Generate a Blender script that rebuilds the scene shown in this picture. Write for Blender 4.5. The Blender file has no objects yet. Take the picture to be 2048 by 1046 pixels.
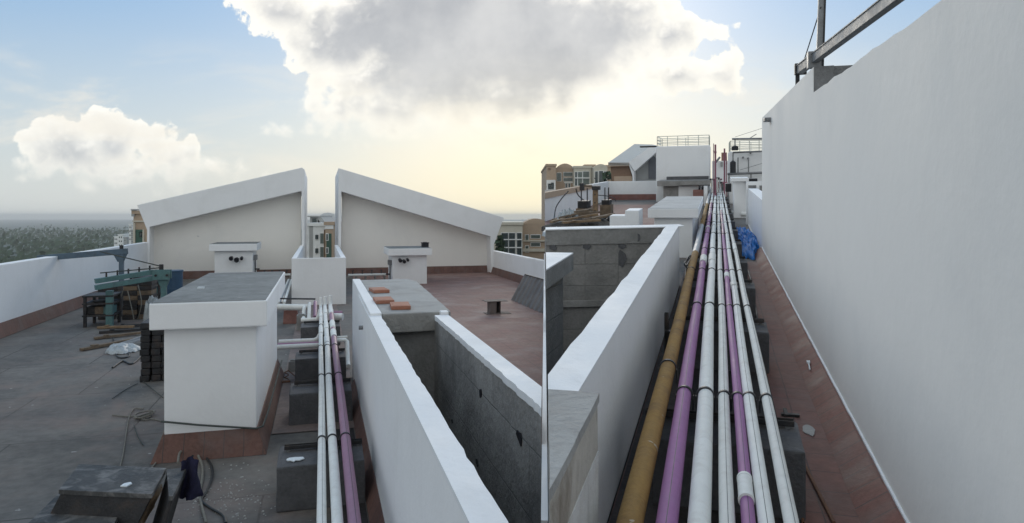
import bpy, bmesh, math, random
from mathutils import Vector, noise
random.seed(7)
C = bpy.context.scene
COL = C.collection
CAM_Z = 2.6
FPX = 1400.0            # focal length in units of the 2048-wide photograph
HOR = 432.0

# ------------------------------------------------------------------ frames
class Frame:
    """a street-plan direction: x across, y along the run, z up from its floor"""
    def __init__(s, yaw, slope, h):
        s.t = yaw; s.s = slope; s.h = h; s.z0 = CAM_Z - h
        s.c, s.n = math.cos(yaw), math.sin(yaw)
    def w(s, p):
        x, y, z = p
        return Vector((x*s.c + y*s.n, -x*s.n + y*s.c, z + s.s*y + s.z0))
    def pix(s, px, py, x=None, y=None, z=None, wy=None):
        """survey: the point of a known plane seen at a pixel of the photograph"""
        dX = (px-1024)/FPX; dZ = (HOR-py)/FPX
        a = dX*s.c - s.n; b = dX*s.n + s.c; c = dZ - s.s*b
        if z is not None: k = (z - s.h)/c
        elif y is not None: k = y/b
        elif x is not None: k = x/a
        else: k = wy
        return (a*k, b*k, s.h + c*k)
L = Frame(math.atan((640-1024)/FPX), 0.0, 2.6)
_t = math.atan((1434-1024)/FPX)
R = Frame(_t, (HOR-325)/FPX*math.cos(_t), 2.1)
W = Frame(0, 0, CAM_Z)
lp, rp, wp = L.pix, R.pix, W.pix
DIVX = (1089-1024)/FPX     # the plan line along which the two roofs meet

# ------------------------------------------------------------------ mesh builder
class MB:
    def __init__(s, F): s.F = F; s.v = []; s.f = []; s.m = []; s.sm = []
    def add(s, vs, fs, m=0, smooth=False):
        o = len(s.v); s.v += [tuple(v) for v in vs]
        for f in fs:
            s.f.append([o+i for i in f]); s.m.append(m); s.sm.append(smooth)
        return s
    def box(s, x0, x1, y0, y1, z0, z1, m=0):
        v = [(x, y, z) for z in (z0, z1) for y in (y0, y1) for x in (x0, x1)]
        return s.add(v, [(0,1,3,2), (4,5,7,6), (0,1,5,4), (2,3,7,6), (0,2,6,4), (1,3,7,5)], m)
    def frust(s, b, t, z0, z1, m=0):
        (x0, x1, y0, y1), (X0, X1, Y0, Y1) = b, t
        v = [(x0,y0,z0), (x1,y0,z0), (x0,y1,z0), (x1,y1,z0), (X0,Y0,z1), (X1,Y0,z1), (X0,Y1,z1), (X1,Y1,z1)]
        return s.add(v, [(0,1,3,2), (4,5,7,6), (0,1,5,4), (2,3,7,6), (0,2,6,4), (1,3,7,5)], m)
    def prism(s, pts, axis, a, b, m=0):
        f = {'y': lambda p, k: (p[0], k, p[1]), 'x': lambda p, k: (k, p[0], p[1]), 'z': lambda p, k: (p[0], p[1], k)}[axis]
        n = len(pts)
        v = [f(p, a) for p in pts] + [f(p, b) for p in pts]
        fs = [list(range(n)), list(range(2*n-1, n-1, -1))] + [(i, (i+1) % n, n+(i+1) % n, n+i) for i in range(n)]
        return s.add(v, fs, m)
    def tube(s, pts, r, n=12, m=0, r2=None, cap=True):
        P = [Vector(p) for p in pts]; k = len(P); rings = []
        up = Vector((0, 0, 1)); prev = None
        for i in range(k):
            d = (P[min(i+1, k-1)] - P[max(i-1, 0)]).normalized()
            if prev is None:
                a = d.cross(up)
                if a.length < 1e-3: a = d.cross(Vector((1, 0, 0)))
            else: a = prev - d*prev.dot(d)
            a.normalize(); b = a.cross(d).normalized(); prev = a
            rr = r if r2 is None else r + (r2-r)*i/(k-1)
            rings.append([P[i] + (a*math.cos(2*math.pi*j/n) + b*math.sin(2*math.pi*j/n))*rr for j in range(n)])
        v = [q for rg in rings for q in rg]
        fs = [(i*n+j, i*n+(j+1) % n, (i+1)*n+(j+1) % n, (i+1)*n+j) for i in range(k-1) for j in range(n)]
        s.add(v, fs, m, True)
        if cap:
            s.add(rings[0], [list(range(n))], m); s.add(rings[-1], [list(range(n))], m)
        return s
    def beam(s, p, q, w, h, m=0):
        p, q = Vector(p), Vector(q); d = (q-p).normalized()
        a = d.cross(Vector((0, 0, 1)))
        if a.length < 1e-3: a = Vector((1, 0, 0))
        a.normalize(); b = a.cross(d).normalized()
        v = [e + a*i*w/2 + b*j*h/2 for e in (p, q) for i, j in ((-1,-1), (1,-1), (1,1), (-1,1))]
        return s.add(v, [(0,1,2,3), (4,5,6,7), (0,1,5,4), (1,2,6,5), (2,3,7,6), (3,0,4,7)], m)
    def sheet(s, rows, th=0.0, m=0, smooth=True):
        nr, nc = len(rows), len(rows[0])
        v = [p for r_ in rows for p in r_]
        fs = [(i*nc+j, i*nc+j+1, (i+1)*nc+j+1, (i+1)*nc+j) for i in range(nr-1) for j in range(nc-1)]
        return s.add(v, fs, m, smooth)
    def build(s, name, mat, parent=None, base=None, bevel=0, clip=None, rough=0, cell=.12):
        F = s.F
        if parent is not None: o0 = parent_loc(parent)
        elif base is not None: o0 = F.w(base)
        else:
            n = len(s.v)
            o0 = F.w((sum(v[0] for v in s.v)/n, sum(v[1] for v in s.v)/n, min(v[2] for v in s.v)))
        me = bpy.data.meshes.new(name); bm = bmesh.new()
        vv = [bm.verts.new(F.w(v)) for v in s.v]
        for f, mi, sm in zip(s.f, s.m, s.sm):
            try:
                g = bm.faces.new([vv[i] for i in f]); g.material_index = mi; g.smooth = sm
            except ValueError: pass
        bmesh.ops.recalc_face_normals(bm, faces=bm.faces)
        if clip:
            no = Vector((1, -DIVX, 0)).normalized()*(1 if clip == 'L' else -1)
            r = bmesh.ops.bisect_plane(bm, geom=bm.verts[:]+bm.edges[:]+bm.faces[:], dist=1e-5, plane_co=-no*0.017, plane_no=no, clear_outer=True)
            ed = [e for e in r['geom_cut'] if isinstance(e, bmesh.types.BMEdge)]
            if ed:
                try: bmesh.ops.edgenet_fill(bm, edges=ed)
                except Exception: pass
            bmesh.ops.recalc_face_normals(bm, faces=bm.faces)
        if bevel:
            ed = [e for e in bm.edges if len(e.link_faces) == 2 and e.calc_face_angle(0) > .5]
            bmesh.ops.bevel(bm, geom=ed, offset=bevel, segments=2, profile=.6, affect='EDGES', clamp_overlap=True)
        if rough:
            for _ in range(7):
                ed = [e for e in bm.edges if e.calc_length() > cell*1.6]
                if not ed or len(bm.verts) > 30000: break
                bmesh.ops.subdivide_edges(bm, edges=ed, cuts=1, use_grid_fill=True)
            for v in bm.verts:
                n1 = noise.noise_vector(v.co*3.1); n2 = noise.noise_vector(v.co*14.)
                v.co += (n1*.6 + n2*.4)*rough
        for v in bm.verts: v.co -= o0
        bm.to_mesh(me); bm.free()
        o = bpy.data.objects.new(name, me); COL.objects.link(o)
        for mm in (mat if isinstance(mat, (list, tuple)) else [mat]): me.materials.append(mm)
        if parent is not None: o.parent = parent
        else: o.location = o0
        return o
def parent_loc(p):
    v = p.location.copy()
    while p.parent: p = p.parent; v = v + p.location
    return v
def tag(o, label, cat, group=None, kind=None):
    if label: o['label'] = label
    if cat: o['category'] = cat
    if group: o['group'] = group
    if kind: o['kind'] = kind
    return o
def thing(F, base, name, label, cat, group=None):
    o = bpy.data.objects.new(name, None); COL.objects.link(o); o.location = F.w(base); o.empty_display_size = .1
    return tag(o, label, cat, group)
def dup(root, loc, label=None):
    r = root.copy(); COL.objects.link(r); r.location = loc
    if label: r['label'] = label
    for ch in list(root.children):
        c = ch.copy(); COL.objects.link(c); c.parent = r
        for g in list(ch.children):
            d = g.copy(); COL.objects.link(d); d.parent = c
    return r

# ------------------------------------------------------------------ materials
MATS = {}
class NT:
    def __init__(s, tree): s.t = tree; s.n = tree.nodes; s.l = tree.links
    def new(s, typ, **k):
        n = s.n.new(typ)
        for a, b in k.items(): setattr(n, a, b)
        return n
    def set(s, sock, v):
        if hasattr(v, 'links') or isinstance(v, bpy.types.NodeSocket): s.l.new(v, sock)
        else: sock.default_value = v
    def math(s, op, a, b=None, c=None, clamp=False):
        n = s.new('ShaderNodeMath', operation=op); n.use_clamp = clamp
        s.set(n.inputs[0], a)
        if b is not None: s.set(n.inputs[1], b)
        if c is not None: s.set(n.inputs[2], c)
        return n.outputs[0]
    def mix(s, f, a, b, mode='MIX'):
        n = s.new('ShaderNodeMix', data_type='RGBA', blend_type=mode)
        s.set(n.inputs[0], f); s.set(n.inputs[6], a); s.set(n.inputs[7], b)
        return n.outputs[2]
    def rng(s, v, a, b, c=0., d=1., smooth=False):
        n = s.new('ShaderNodeMapRange'); n.interpolation_type = 'SMOOTHSTEP' if smooth else 'LINEAR'
        s.set(n.inputs[0], v)
        for i, q in enumerate((a, b, c, d)): s.set(n.inputs[i+1], q)
        return n.outputs[0]
    def noise(s, vec, scale, detail=4, rough=.55, dist=0.):
        n = s.new('ShaderNodeTexNoise'); s.set(n.inputs['Vector'], vec)
        n.inputs['Scale'].default_value = scale; n.inputs['Detail'].default_value = detail
        n.inputs['Roughness'].default_value = rough; n.inputs['Distortion'].default_value = dist
        return n.outputs[0]
def rgba(c): return (c[0], c[1], c[2], 1)
def scl(c, k): return tuple(min(1, x*k) for x in c[:3])
def mat(name, col, rough=.6, var=.15, scale=3., bump=.0, bscale=40., dirt=None, dirt_amt=.5, dirt_scale=1.5, streak=0., brick=None, metal=0., frame=None, spots=None, spec=.3, sheen=0.):
    """brick = (axes 'xy'|'xz'|'yz', width, height, mortar, mortar colour, offset)"""
    if name in MATS: return MATS[name]
    m = bpy.data.materials.new(name); m.use_nodes = True; t = NT(m.node_tree)
    bs = m.node_tree.nodes['Principled BSDF']
    geo = t.new('ShaderNodeNewGeometry'); pos = geo.outputs['Position']
    F = frame or W
    mp = t.new('ShaderNodeMapping'); mp.vector_type = 'POINT'; t.set(mp.inputs[0], pos)
    mp.inputs['Rotation'].default_value = (0, 0, F.t)
    pos = mp.outputs[0]
    n1 = t.noise(pos, scale, 6, .6)
    n2 = t.noise(pos, scale*9, 4, .6)
    nn = t.math('ADD', t.math('MULTIPLY', n1, .65), t.math('MULTIPLY', n2, .35))
    c = t.mix(t.rng(nn, .38, .62), rgba(scl(col, 1-var)), rgba(scl(col, 1+var)))
    h = n2
    if brick:
        ax, bw, bh, mo, mc, off = brick
        sp = t.new('ShaderNodeSeparateXYZ'); t.set(sp.inputs[0], pos)
        cb = t.new('ShaderNodeCombineXYZ')
        idx = {'x': 0, 'y': 1, 'z': 2}
        t.set(cb.inputs[0], sp.outputs[idx[ax[0]]]); t.set(cb.inputs[1], sp.outputs[idx[ax[1]]])
        bt = t.new('ShaderNodeTexBrick'); bt.offset = off; bt.squash = 1
        wob = t.noise(pos, 6, 3)
        va = t.new('ShaderNodeVectorMath', operation='ADD'); t.set(va.inputs[0], cb.outputs[0])
        cw = t.new('ShaderNodeCombineXYZ'); t.set(cw.inputs[0], t.math('MULTIPLY', t.math('SUBTRACT', wob, .5), .02)); t.set(cw.inputs[1], t.math('MULTIPLY', t.math('SUBTRACT', wob, .5), .02))
        t.set(va.inputs[1], cw.outputs[0])
        t.set(bt.inputs['Vector'], va.outputs[0])
        bt.inputs['Scale'].default_value = 1; bt.inputs['Mortar Size'].default_value = mo
        bt.inputs['Brick Width'].default_value = bw; bt.inputs['Row Height'].default_value = bh
        bt.inputs['Mortar Smooth'].default_value = .3; bt.inputs['Bias'].default_value = 0
        lo_ = .92 if col[0] > col[2]*1.5 else .76; bt.inputs['Color1'].default_value = (lo_, lo_, lo_, 1); bt.inputs['Color2'].default_value = (2-lo_-.04, 2-lo_-.04, 2-lo_-.04, 1)
        bt.inputs['Mortar'].default_value = (1, 1, 1, 1)
        c = t.mix(.75 if bw < 1 else .25, c, bt.outputs[0], 'MULTIPLY')
        c = t.mix(bt.outputs[1], c, rgba(mc))
        h = t.math('SUBTRACT', h, t.math('MULTIPLY', bt.outputs[1], 1.2))
    if dirt:
        d = t.noise(pos, dirt_scale, 8, .65, .6)
        c = t.mix(t.math('MULTIPLY', t.rng(d, .45, .72, smooth=True), dirt_amt), c, rgba(dirt))
    if streak:
        ms = t.new('ShaderNodeMapping'); t.set(ms.inputs[0], pos); ms.inputs['Scale'].default_value = (7, 7, .55)
        sn = t.noise(ms.outputs[0], 1.0, 6, .6)
        c = t.mix(t.math('MULTIPLY', t.rng(sn, .52, .75, smooth=True), streak), c, rgba(scl(col, .55)))
    if spots:
        sc, sz, sh = spots
        vo = t.new('ShaderNodeTexNoise'); t.set(vo.inputs['Vector'], pos); vo.inputs['Scale'].default_value = sc; vo.inputs['Detail'].default_value = 3
        c = t.mix(t.rng(vo.outputs[0], sz, sz+.03, smooth=True), c, rgba(sh))
    t.set(bs.inputs['Base Color'], c)
    t.set(bs.inputs['Roughness'], t.rng(n1, .3, .7, max(.05, rough-.1), min(1, rough+.1)))
    bs.inputs['Metallic'].default_value = metal
    bs.inputs['Specular IOR Level'].default_value = spec
    if bump:
        b = t.new('ShaderNodeBump'); b.inputs['Strength'].default_value = bump; b.inputs['Distance'].default_value = .02
        nb = t.noise(pos, bscale, 5, .6)
        t.set(b.inputs['Height'], t.math('ADD', nb, h)); t.set(bs.inputs['Normal'], b.outputs[0])
    MATS[name] = m
    return m
WHITE = mat('white_plaster', (.80, .80, .80), .75, .018, 1.1, .14, 22, dirt=(.66, .655, .64), dirt_amt=.35, dirt_scale=.8, streak=.06)
WHITE_WARM = mat('cream_white_plaster', (.835, .805, .755), .75, .014, .6, .12, 9, dirt=(.70, .685, .655), dirt_amt=.4, dirt_scale=.45, spots=(2.6, .735, (.60, .59, .57)))
PLASTER_TOP = mat('white_wall_top', (.76, .77, .78), .7, .03, 2, .15, 25, dirt=(.55, .55, .55), dirt_amt=.3, dirt_scale=2.5)
WHITE_DIRTY = mat('weathered_white_plaster', (.62, .62, .60), .8, .06, 2, .2, 25, dirt=(.40, .37, .32), dirt_amt=.6, dirt_scale=1.8, streak=.6)
STAINED = mat('brown_stained_plaster', (.46, .43, .38), .85, .1, 2, .3, 25, dirt=(.12, .085, .05), dirt_amt=.9, dirt_scale=2.6, streak=.8)
SCREED = mat('screed_top', (.19, .197, .192), .8, .3, 1.2, .3, 30, dirt=(.11, .115, .115), dirt_amt=.85, dirt_scale=1.3, spots=(9, .70, (.30, .31, .30)))
CONC = mat('grey_concrete', (.25, .245, .235), .85, .15, 2.5, .4, 26, dirt=(.13, .125, .12), dirt_amt=.55, dirt_scale=2.0)
CONC_LIGHT = mat('pale_concrete', (.36, .355, .34), .85, .12, 2.5, .4, 26, dirt=(.2, .19, .18), dirt_amt=.6, dirt_scale=1.6)
CONC_DARK = mat('dark_concrete_block', (.10, .10, .105), .85, .2, 4, .4, 26, dirt=(.05, .05, .05), dirt_amt=.5)
BLK_XZ = mat('blockwork_front', (.235, .227, .215), .9, .18, 3, .5, 24, dirt=(.12, .12, .12), dirt_amt=.6, dirt_scale=1.2, brick=('xz', 1.05, .36, .010, (.19, .185, .175), .5), frame=R)
BLK_YZ = mat('cast_concrete_side', (.30, .29, .275), .9, .2, 2, .5, 20, dirt=(.15, .145, .14), dirt_amt=.75, dirt_scale=1.1, brick=('yz', 2.4, .42, .006, (.19, .185, .175), .37), frame=L)
DECK = mat('grey_roof_screed', (.135, .128, .119), .85, .32, .9, .3, 30, dirt=(.215, .165, .145), dirt_amt=.8, dirt_scale=.6, spots=(7.5, .715, (.34, .33, .32)), brick=('xy', 1.7, 2.3, .012, (.075, .07, .066), .3), frame=L)
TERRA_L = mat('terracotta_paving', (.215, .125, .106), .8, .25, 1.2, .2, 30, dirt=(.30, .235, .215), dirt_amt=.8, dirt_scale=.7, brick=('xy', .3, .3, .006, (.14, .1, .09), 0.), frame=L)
TERRA_R = mat('terracotta_paving_dark', (.165, .082, .068), .75, .25, 1.4, .2, 30, dirt=(.17, .12, .11), dirt_amt=.75, dirt_scale=.8, brick=('xy', .3, .3, .006, (.09, .06, .055), 0.), frame=R)  # deeper red than the left terrace paving
def skirt_mat(nm, ax, fr):
    return mat(nm, (.145, .078, .063) if fr is L else (.165, .07, .056), .75, .25, 3, .12, 30, dirt=(.17, .13, .12), dirt_amt=.6 if fr is L else .35, dirt_scale=1.6, brick=(ax, .2, 3.0, .006, (.08, .06, .055), 0.), frame=fr)
SK_LX, SK_LY = skirt_mat('skirting_tile_front', 'xz', L), skirt_mat('skirting_tile_side', 'yz', L)
SK_RX, SK_RY = skirt_mat('skirting_tile_front_ramp', 'xz', R), skirt_mat('skirting_tile_side_ramp', 'yz', R)
TILE = mat('loose_clay_tile', (.36, .15, .095), .75, .15, 9, .3, 40, dirt=(.3, .2, .16), dirt_amt=.5, dirt_scale=6)
PVC = mat('white_upvc', (.74, .745, .72), .72, .05, 2, 0, 20, dirt=(.52, .50, .46), dirt_amt=.4, dirt_scale=9, spec=.12)
PVC_GREY = mat('off_white_upvc', (.68, .68, .65), .72, .06, 2, 0, 20, dirt=(.48, .46, .42), dirt_amt=.4, dirt_scale=9, spec=.12)
PURPLE = mat('purple_upvc', (.31, .14, .30), .68, .1, 2, 0, 20, dirt=(.28, .17, .29), dirt_amt=.6, dirt_scale=4, spec=.25)
MAUVE = mat('faded_mauve_upvc', (.32, .175, .255), .55, .1, 2, 0, 20, dirt=(.3, .21, .27), dirt_amt=.6, dirt_scale=4, spec=.25)
OCHRE = mat('ochre_painted_pipe', (.28, .165, .05), .82, .18, 4, .15, 40, dirt=(.15, .085, .035), dirt_amt=.8, dirt_scale=3, spots=(11, .70, (.40, .35, .27)))
PIPE_GREY = mat('grey_painted_pipe', (.36, .37, .38), .5, .08, 3, 0, 40, dirt=(.25, .24, .22), dirt_amt=.4)
BAND = mat('dark_clamp_steel', (.045, .045, .05), .5, .2, 9, 0, metal=.4)
INK = mat('printed_black_line', (.05, .05, .06), .5, .1, 30)
STEEL = mat('grey_steel', (.22, .225, .23), .5, .2, 6, .1, 60, dirt=(.12, .1, .09), dirt_amt=.5, metal=.5, dirt_scale=5)
STEEL_DK = mat('dark_steel', (.032, .032, .034), .6, .3, 6, .2, 60, dirt=(.09, .06, .045), dirt_amt=.5, dirt_scale=6, metal=.2)
STEEL_TOP = mat('scuffed_steel_top', (.065, .065, .065), .7, .3, 5, .3, 50, dirt=(.25, .24, .23), dirt_amt=.7, dirt_scale=7)
TEAL = mat('teal_painted_steel', (.085, .17, .17), .5, .15, 4, .1, 50, dirt=(.07, .08, .08), dirt_amt=.5, dirt_scale=5)
TEALBLUE = mat('slate_blue_steel', (.085, .125, .165), .5, .15, 4, .1, 50, dirt=(.07, .08, .08), dirt_amt=.5, dirt_scale=5)
BLUE_TUB = mat('blue_plastic', (.035, .075, .13), .45, .15, 4, 0)
TARP = mat('blue_tarpaulin', (.025, .16, .46), .7, .25, 9, .3, 30, dirt=(.05, .2, .5), dirt_amt=.4, dirt_scale=8, spec=.12)
PLASTIC_SHEET = mat('pale_plastic_sheet', (.40, .43, .44), .4, .2, 5, .3, 25, dirt=(.2, .21, .21), dirt_amt=.6, dirt_scale=5)
WOOD = mat('weathered_timber', (.17, .125, .085), .85, .3, 6, .3, 40, dirt=(.07, .055, .045), dirt_amt=.6, dirt_scale=4)
WOOD_POST = mat('tan_timber_post', (.22, .15, .09), .85, .25, 6, .3, 40, dirt=(.1, .07, .05), dirt_amt=.6, dirt_scale=5)
ROPE = mat('grey_rope', (.20, .19, .165), .9, .25, 40, .4, 120)
ROPE_DK = mat('dark_rope', (.075, .085, .08), .9, .25, 40, .4, 120)
HOSE = mat('black_hose', (.03, .033, .035), .5, .2, 10)
NAVY = mat('navy_cloth', (.022, .022, .055), .9, .3, 9, .3, 60)
BLACKP = mat('black_plastic', (.02, .02, .025), .5, .2, 9)
CORR = mat('dull_corrugated_sheet', (.17, .16, .158), .6, .2, 3, .1, 30, dirt=(.075, .07, .07), dirt_amt=.6, metal=.2)
BOXGREY = mat('dull_brown_board', (.13, .105, .095), .8, .2, 6, .2, 40)
PAINT_SPLAT = mat('dried_white_paint', (.62, .66, .68), .5, .05, 8)
GREYCONC_EDGE = mat('raw_render_edge', (.19, .19, .19), .9, .2, 6, .5, 30, dirt=(.1, .1, .1), dirt_amt=.6, dirt_scale=5)
RUST = mat('rusty_steel_rod', (.15, .075, .045), .8, .3, 12, .2, 60)
RAIL = mat('pale_railing_paint', (.55, .56, .5), .5, .1, 5)
REDPIPE = mat('maroon_riser_pipe', (.22, .085, .12), .5, .15, 4)
PINKBOX = mat('dusty_red_brick_box', (.24, .12, .10), .8, .2, 6, .3, 40)
TANW = mat('tan_render', (.44, .33, .24), .85, .07, .4, .1, 10, dirt=(.33, .25, .19), dirt_amt=.4, dirt_scale=.4)
CREAMW = mat('cream_render', (.58, .54, .45), .85, .07, .4, .1, 10, dirt=(.42, .38, .31), dirt_amt=.4, dirt_scale=.4)
WHITEW = mat('far_white_render', (.78, .78, .76), .85, .05, .4, .1, 10, dirt=(.5, .5, .48), dirt_amt=.4, dirt_scale=.4)
GREYW = mat('far_grey_render', (.36, .36, .35), .85, .07, .4, .1, 10)
GREENW = mat('green_panel_render', (.055, .11, .085), .7, .1, .4)
BROWNR = mat('brown_roof_band', (.24, .155, .105), .8, .1, .6)
GLASS = mat('dark_window_glass', (.035, .05, .05), .2, .2, 1.0, spec=.6)
GLASS_G = mat('greenish_window_glass', (.10, .125, .11), .25, .2, .6, spec=.6)
LAND = mat('hazy_farmland', (.045, .075, .065), .9, .35, .004, dirt=(.11, .11, .085), dirt_amt=.7, dirt_scale=.006)
FOL = mat('tree_foliage', (.045, .075, .04), .9, .35, .3)
HILL = mat('scrub_hill', (.09, .10, .08), .9, .2, .004)

# ------------------------------------------------------------------ setting
# landscape far below the roofs
g = MB(W); g.box(-5000, 5000, -300, 6000, -30, -28)
tag(g.build('ground', LAND), 'hazy green land far below the roofs reaching the horizon', 'ground', kind='structure')
def jag(a, b, n, amp, seed):
    rnd = random.Random(seed); out = []
    for i in range(n+1):
        k = i/n
        out.append((a[0]+(b[0]-a[0])*k + rnd.uniform(-amp, amp)*(0 < i < n), a[1]+(b[1]-a[1])*k + rnd.uniform(-amp, amp)*.3*(0 < i < n)))
    return out
# left roof
YG = lp(450, 556, z=0)[1]
g = MB(L); g.box(-16, 30, -4, YG+9, -30, 0)
tag(g.build('roof_deck', DECK, clip='L'), 'grey cement roof floor around the white duct block', 'roof floor', kind='structure')
XW = lp(761, 1046, z=0)[0]                      # outer face of the shaft wall
ZW = lp(940, 1046, x=XW)[2]                     # its top
XIN = lp(1014, 1046, z=ZW)[0]
XF1 = lp(1083, 775, z=ZW)[0]; XF0 = XF1 - .14
YS0 = lp(830, 626, z=ZW+.02)[1]; YS1 = lp(760, 559, z=ZW+.02)[1]
g = MB(L); g.box(XF1+.02, 8.3, -3, YG, .004, .008)
tag(g.build('terrace_paving', TERRA_L, clip='L'), 'dull red tiled terrace right of the open concrete shaft', 'paving', kind='structure')
# right roof (a gently rising terrace)
XPW = rp(1213.5, 1046, z=0)[0]                  # outer face of pit wall
ZPW = rp(1156.6, 782, x=XPW)[2]
YPB = rp(1367, 449, z=ZPW)[1]                   # far outer corner of pit
XPI = rp(1095, 751, z=ZPW)[0]
XBW = rp(1782, 1046, z=0)[0] + .03
g = MB(R); g.box(XPW+.01, 14, -4, 60, -30, 0); g.box(-30, XPW+.01, YPB-.02, 60, -30, 0); g.box(-8, XPW+.01, -4, YPB-.02, -30, -1.6)
tag(g.build('ramp_deck', DECK, clip='R'), 'grey roof floor under the long run of pipes', 'roof floor', kind='structure')
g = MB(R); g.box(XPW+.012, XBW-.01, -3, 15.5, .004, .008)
tag(g.build('walkway_paving', TERRA_R), 'dark red tiled walkway between the pipes and tall white wall', 'paving', kind='structure')
DARK_FLOOR = mat('dark_floor', (.035, .031, .032), .8, .35, 3, .3, 30, dirt=(.075, .06, .055), dirt_amt=.6, dirt_scale=2)  # near-black tone for the floor strips along both pipe runs
g = MB(R); g.box(XPW+.02, .47, -3, 34, .010, .014)  # dark sheet over the deck that blackens the floor under the pipes
tag(g.build('dark_floor_strip', DARK_FLOOR), 'dark floor strip under the right pipe run', 'roof membrane', kind='structure')
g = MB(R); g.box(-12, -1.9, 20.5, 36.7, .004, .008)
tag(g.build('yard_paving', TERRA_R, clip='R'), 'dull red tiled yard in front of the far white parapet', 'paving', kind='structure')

# thin party wall along the line where the two roofs meet
d = Vector((DIVX, 1, 0)).normalized(); nrm = Vector((d.y, -d.x, 0))
g = MB(W); a = d*2.9; b = d*23.5; hw = .0145
pts = [(a+nrm*hw)[:2], (b+nrm*hw)[:2], (b-nrm*hw)[:2], (a-nrm*hw)[:2]]
g.prism(pts, 'z', -6, 1.34)
tag(g.build('party_wall', WHITE), 'thin white party wall seen edge-on between the two roofs', 'wall')

# ------------------------------------------------------------------ generic builders
def shaft(F, name, label, x0, x1, y0, y1, zt, ch, oh, cat='duct shaft', group=None, top=SCREED, wall=WHITE, back=None, skirt=None, rough=.004, skh=.2):
    t = thing(F, ((x0+x1)/2, (y0+y1)/2, 0), name, label, cat, group)
    MB(F).box(x0, x1, y0, y1, 0, zt-ch+.01).build('body', wall, t, bevel=.012, rough=rough)
    c = MB(F).box(x0-oh, x1+oh, y0-oh, y1+oh, zt-ch, zt).build('cap_slab', wall, t, bevel=.014, rough=rough)
    MB(F).box(x0-oh+.018, x1+oh-.018, y0-oh+.018, y1+oh-.018, zt-.02, zt+.007).build('screed_top', top, c, rough=.003)
    if skirt:
        mx, my = skirt
        s = MB(F); o = .11
        s.frust((x0-o, x1+o, y0-o, y1+o), (x0-.012, x1+.012, y0-.012, y1+.012), 0.002, skh)
        ob = s.build('tile_skirting', [mx, my], t)
        for p in ob.data.polygons:
            n = p.normal; lx = abs(n.x*F.c - n.y*F.n); ly = abs(n.x*F.n + n.y*F.c)
            p.material_index = 1 if lx > ly else 0
    return t

# ------------------------------------------------------------------ LEFT: big duct block
Yb = lp(410, 920, z=0)[1] + .11
oh = .12
zc = lp(406, 604.5, y=Yb-oh)[2]; zcb = lp(406, 657, y=Yb-oh)[2]
bx0 = lp(328, 760, y=Yb)[0]; bx1 = lp(513, 760, y=Yb)[0]
ybk = lp(495, 545, z=zc)[1]-oh
sk = lp(420, 862, y=Yb)[2]
BLOCK = shaft(L, 'duct_block', 'large white rendered duct block with grey cap slab and a rope round its base', bx0, bx1, Yb, ybk, zc, zc-zcb, oh, skirt=(SK_LX, SK_LY), skh=sk)
p = lp(402, 577, z=zc+.007)
g = MB(L); g.prism([(p[0]-.04, p[1]-.03), (p[0]+.035, p[1]-.03), (p[0]+.04, p[1]+.02), (p[0]-.03, p[1]+.035)], 'z', p[2], p[2]+.02)
tag(g.build('plaster_chip', PAINT_SPLAT), 'small white plaster chip on the grey cap of the large duct block', 'plaster chip')

# ------------------------------------------------------------------ LEFT: two gable roofs
def gable(name, label, frame_px, wall_px, deep=6.0):
    Yf = YG-.8
    t = thing(L, lp(frame_px[0][0], 556, y=Yf), name, label, 'building', 'white sloped roof buildings across the terrace')
    t.location.z = 0
    P = [(q[0], q[2]) for q in (lp(a, b, y=Yf) for a, b in frame_px)]
    P = [(x, max(z, 0)) for x, z in P]
    g = MB(L); g.prism(P, 'y', Yf, YG+deep); g.build('sloped_roof', WHITE, t, bevel=.02)
    Q = [(q[0], max(0, q[2])) for q in (lp(a, b, y=YG) for a, b in wall_px)]
    g = MB(L); g.prism(Q, 'y', YG, YG+.3); g.build('recessed_wall', WHITE_WARM, t)
    xs = [q[0] for q in Q]
    g = MB(L); g.frust((min(xs)+.06, max(xs)-.06, YG-.13, YG-.004), (min(xs)+.06, max(xs)-.06, YG-.03, YG-.004), .009, .32)
    g.build('tile_skirting', SK_LX, t)
    return t
gable('sloped_building', 'white building with roof sloping down to the left behind the large duct block',
      [(274, 410), (604, 335), (609, 339), (609, 556), (603, 556), (603, 382), (299, 454), (299, 560), (294, 560), (294, 460)],
      [(301, 448), (602, 376), (602, 556), (301, 556)])
gable('sloped_building', 'white building with roof sloping down to the right beyond the red terrace',
      [(677, 336), (1008, 435), (988, 489), (987, 560), (982, 560), (981, 473), (683, 383), (683, 556), (677, 556)],
      [(684, 378), (980, 468), (980, 556), (684, 556)])
# vent box on far left roof end
q = lp(268, 425, wy=34)
g = MB(L); g.box(q[0]-.25, q[0]+.3, q[1], q[1]+.5, q[2]-.1, q[2]+.12)
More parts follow.
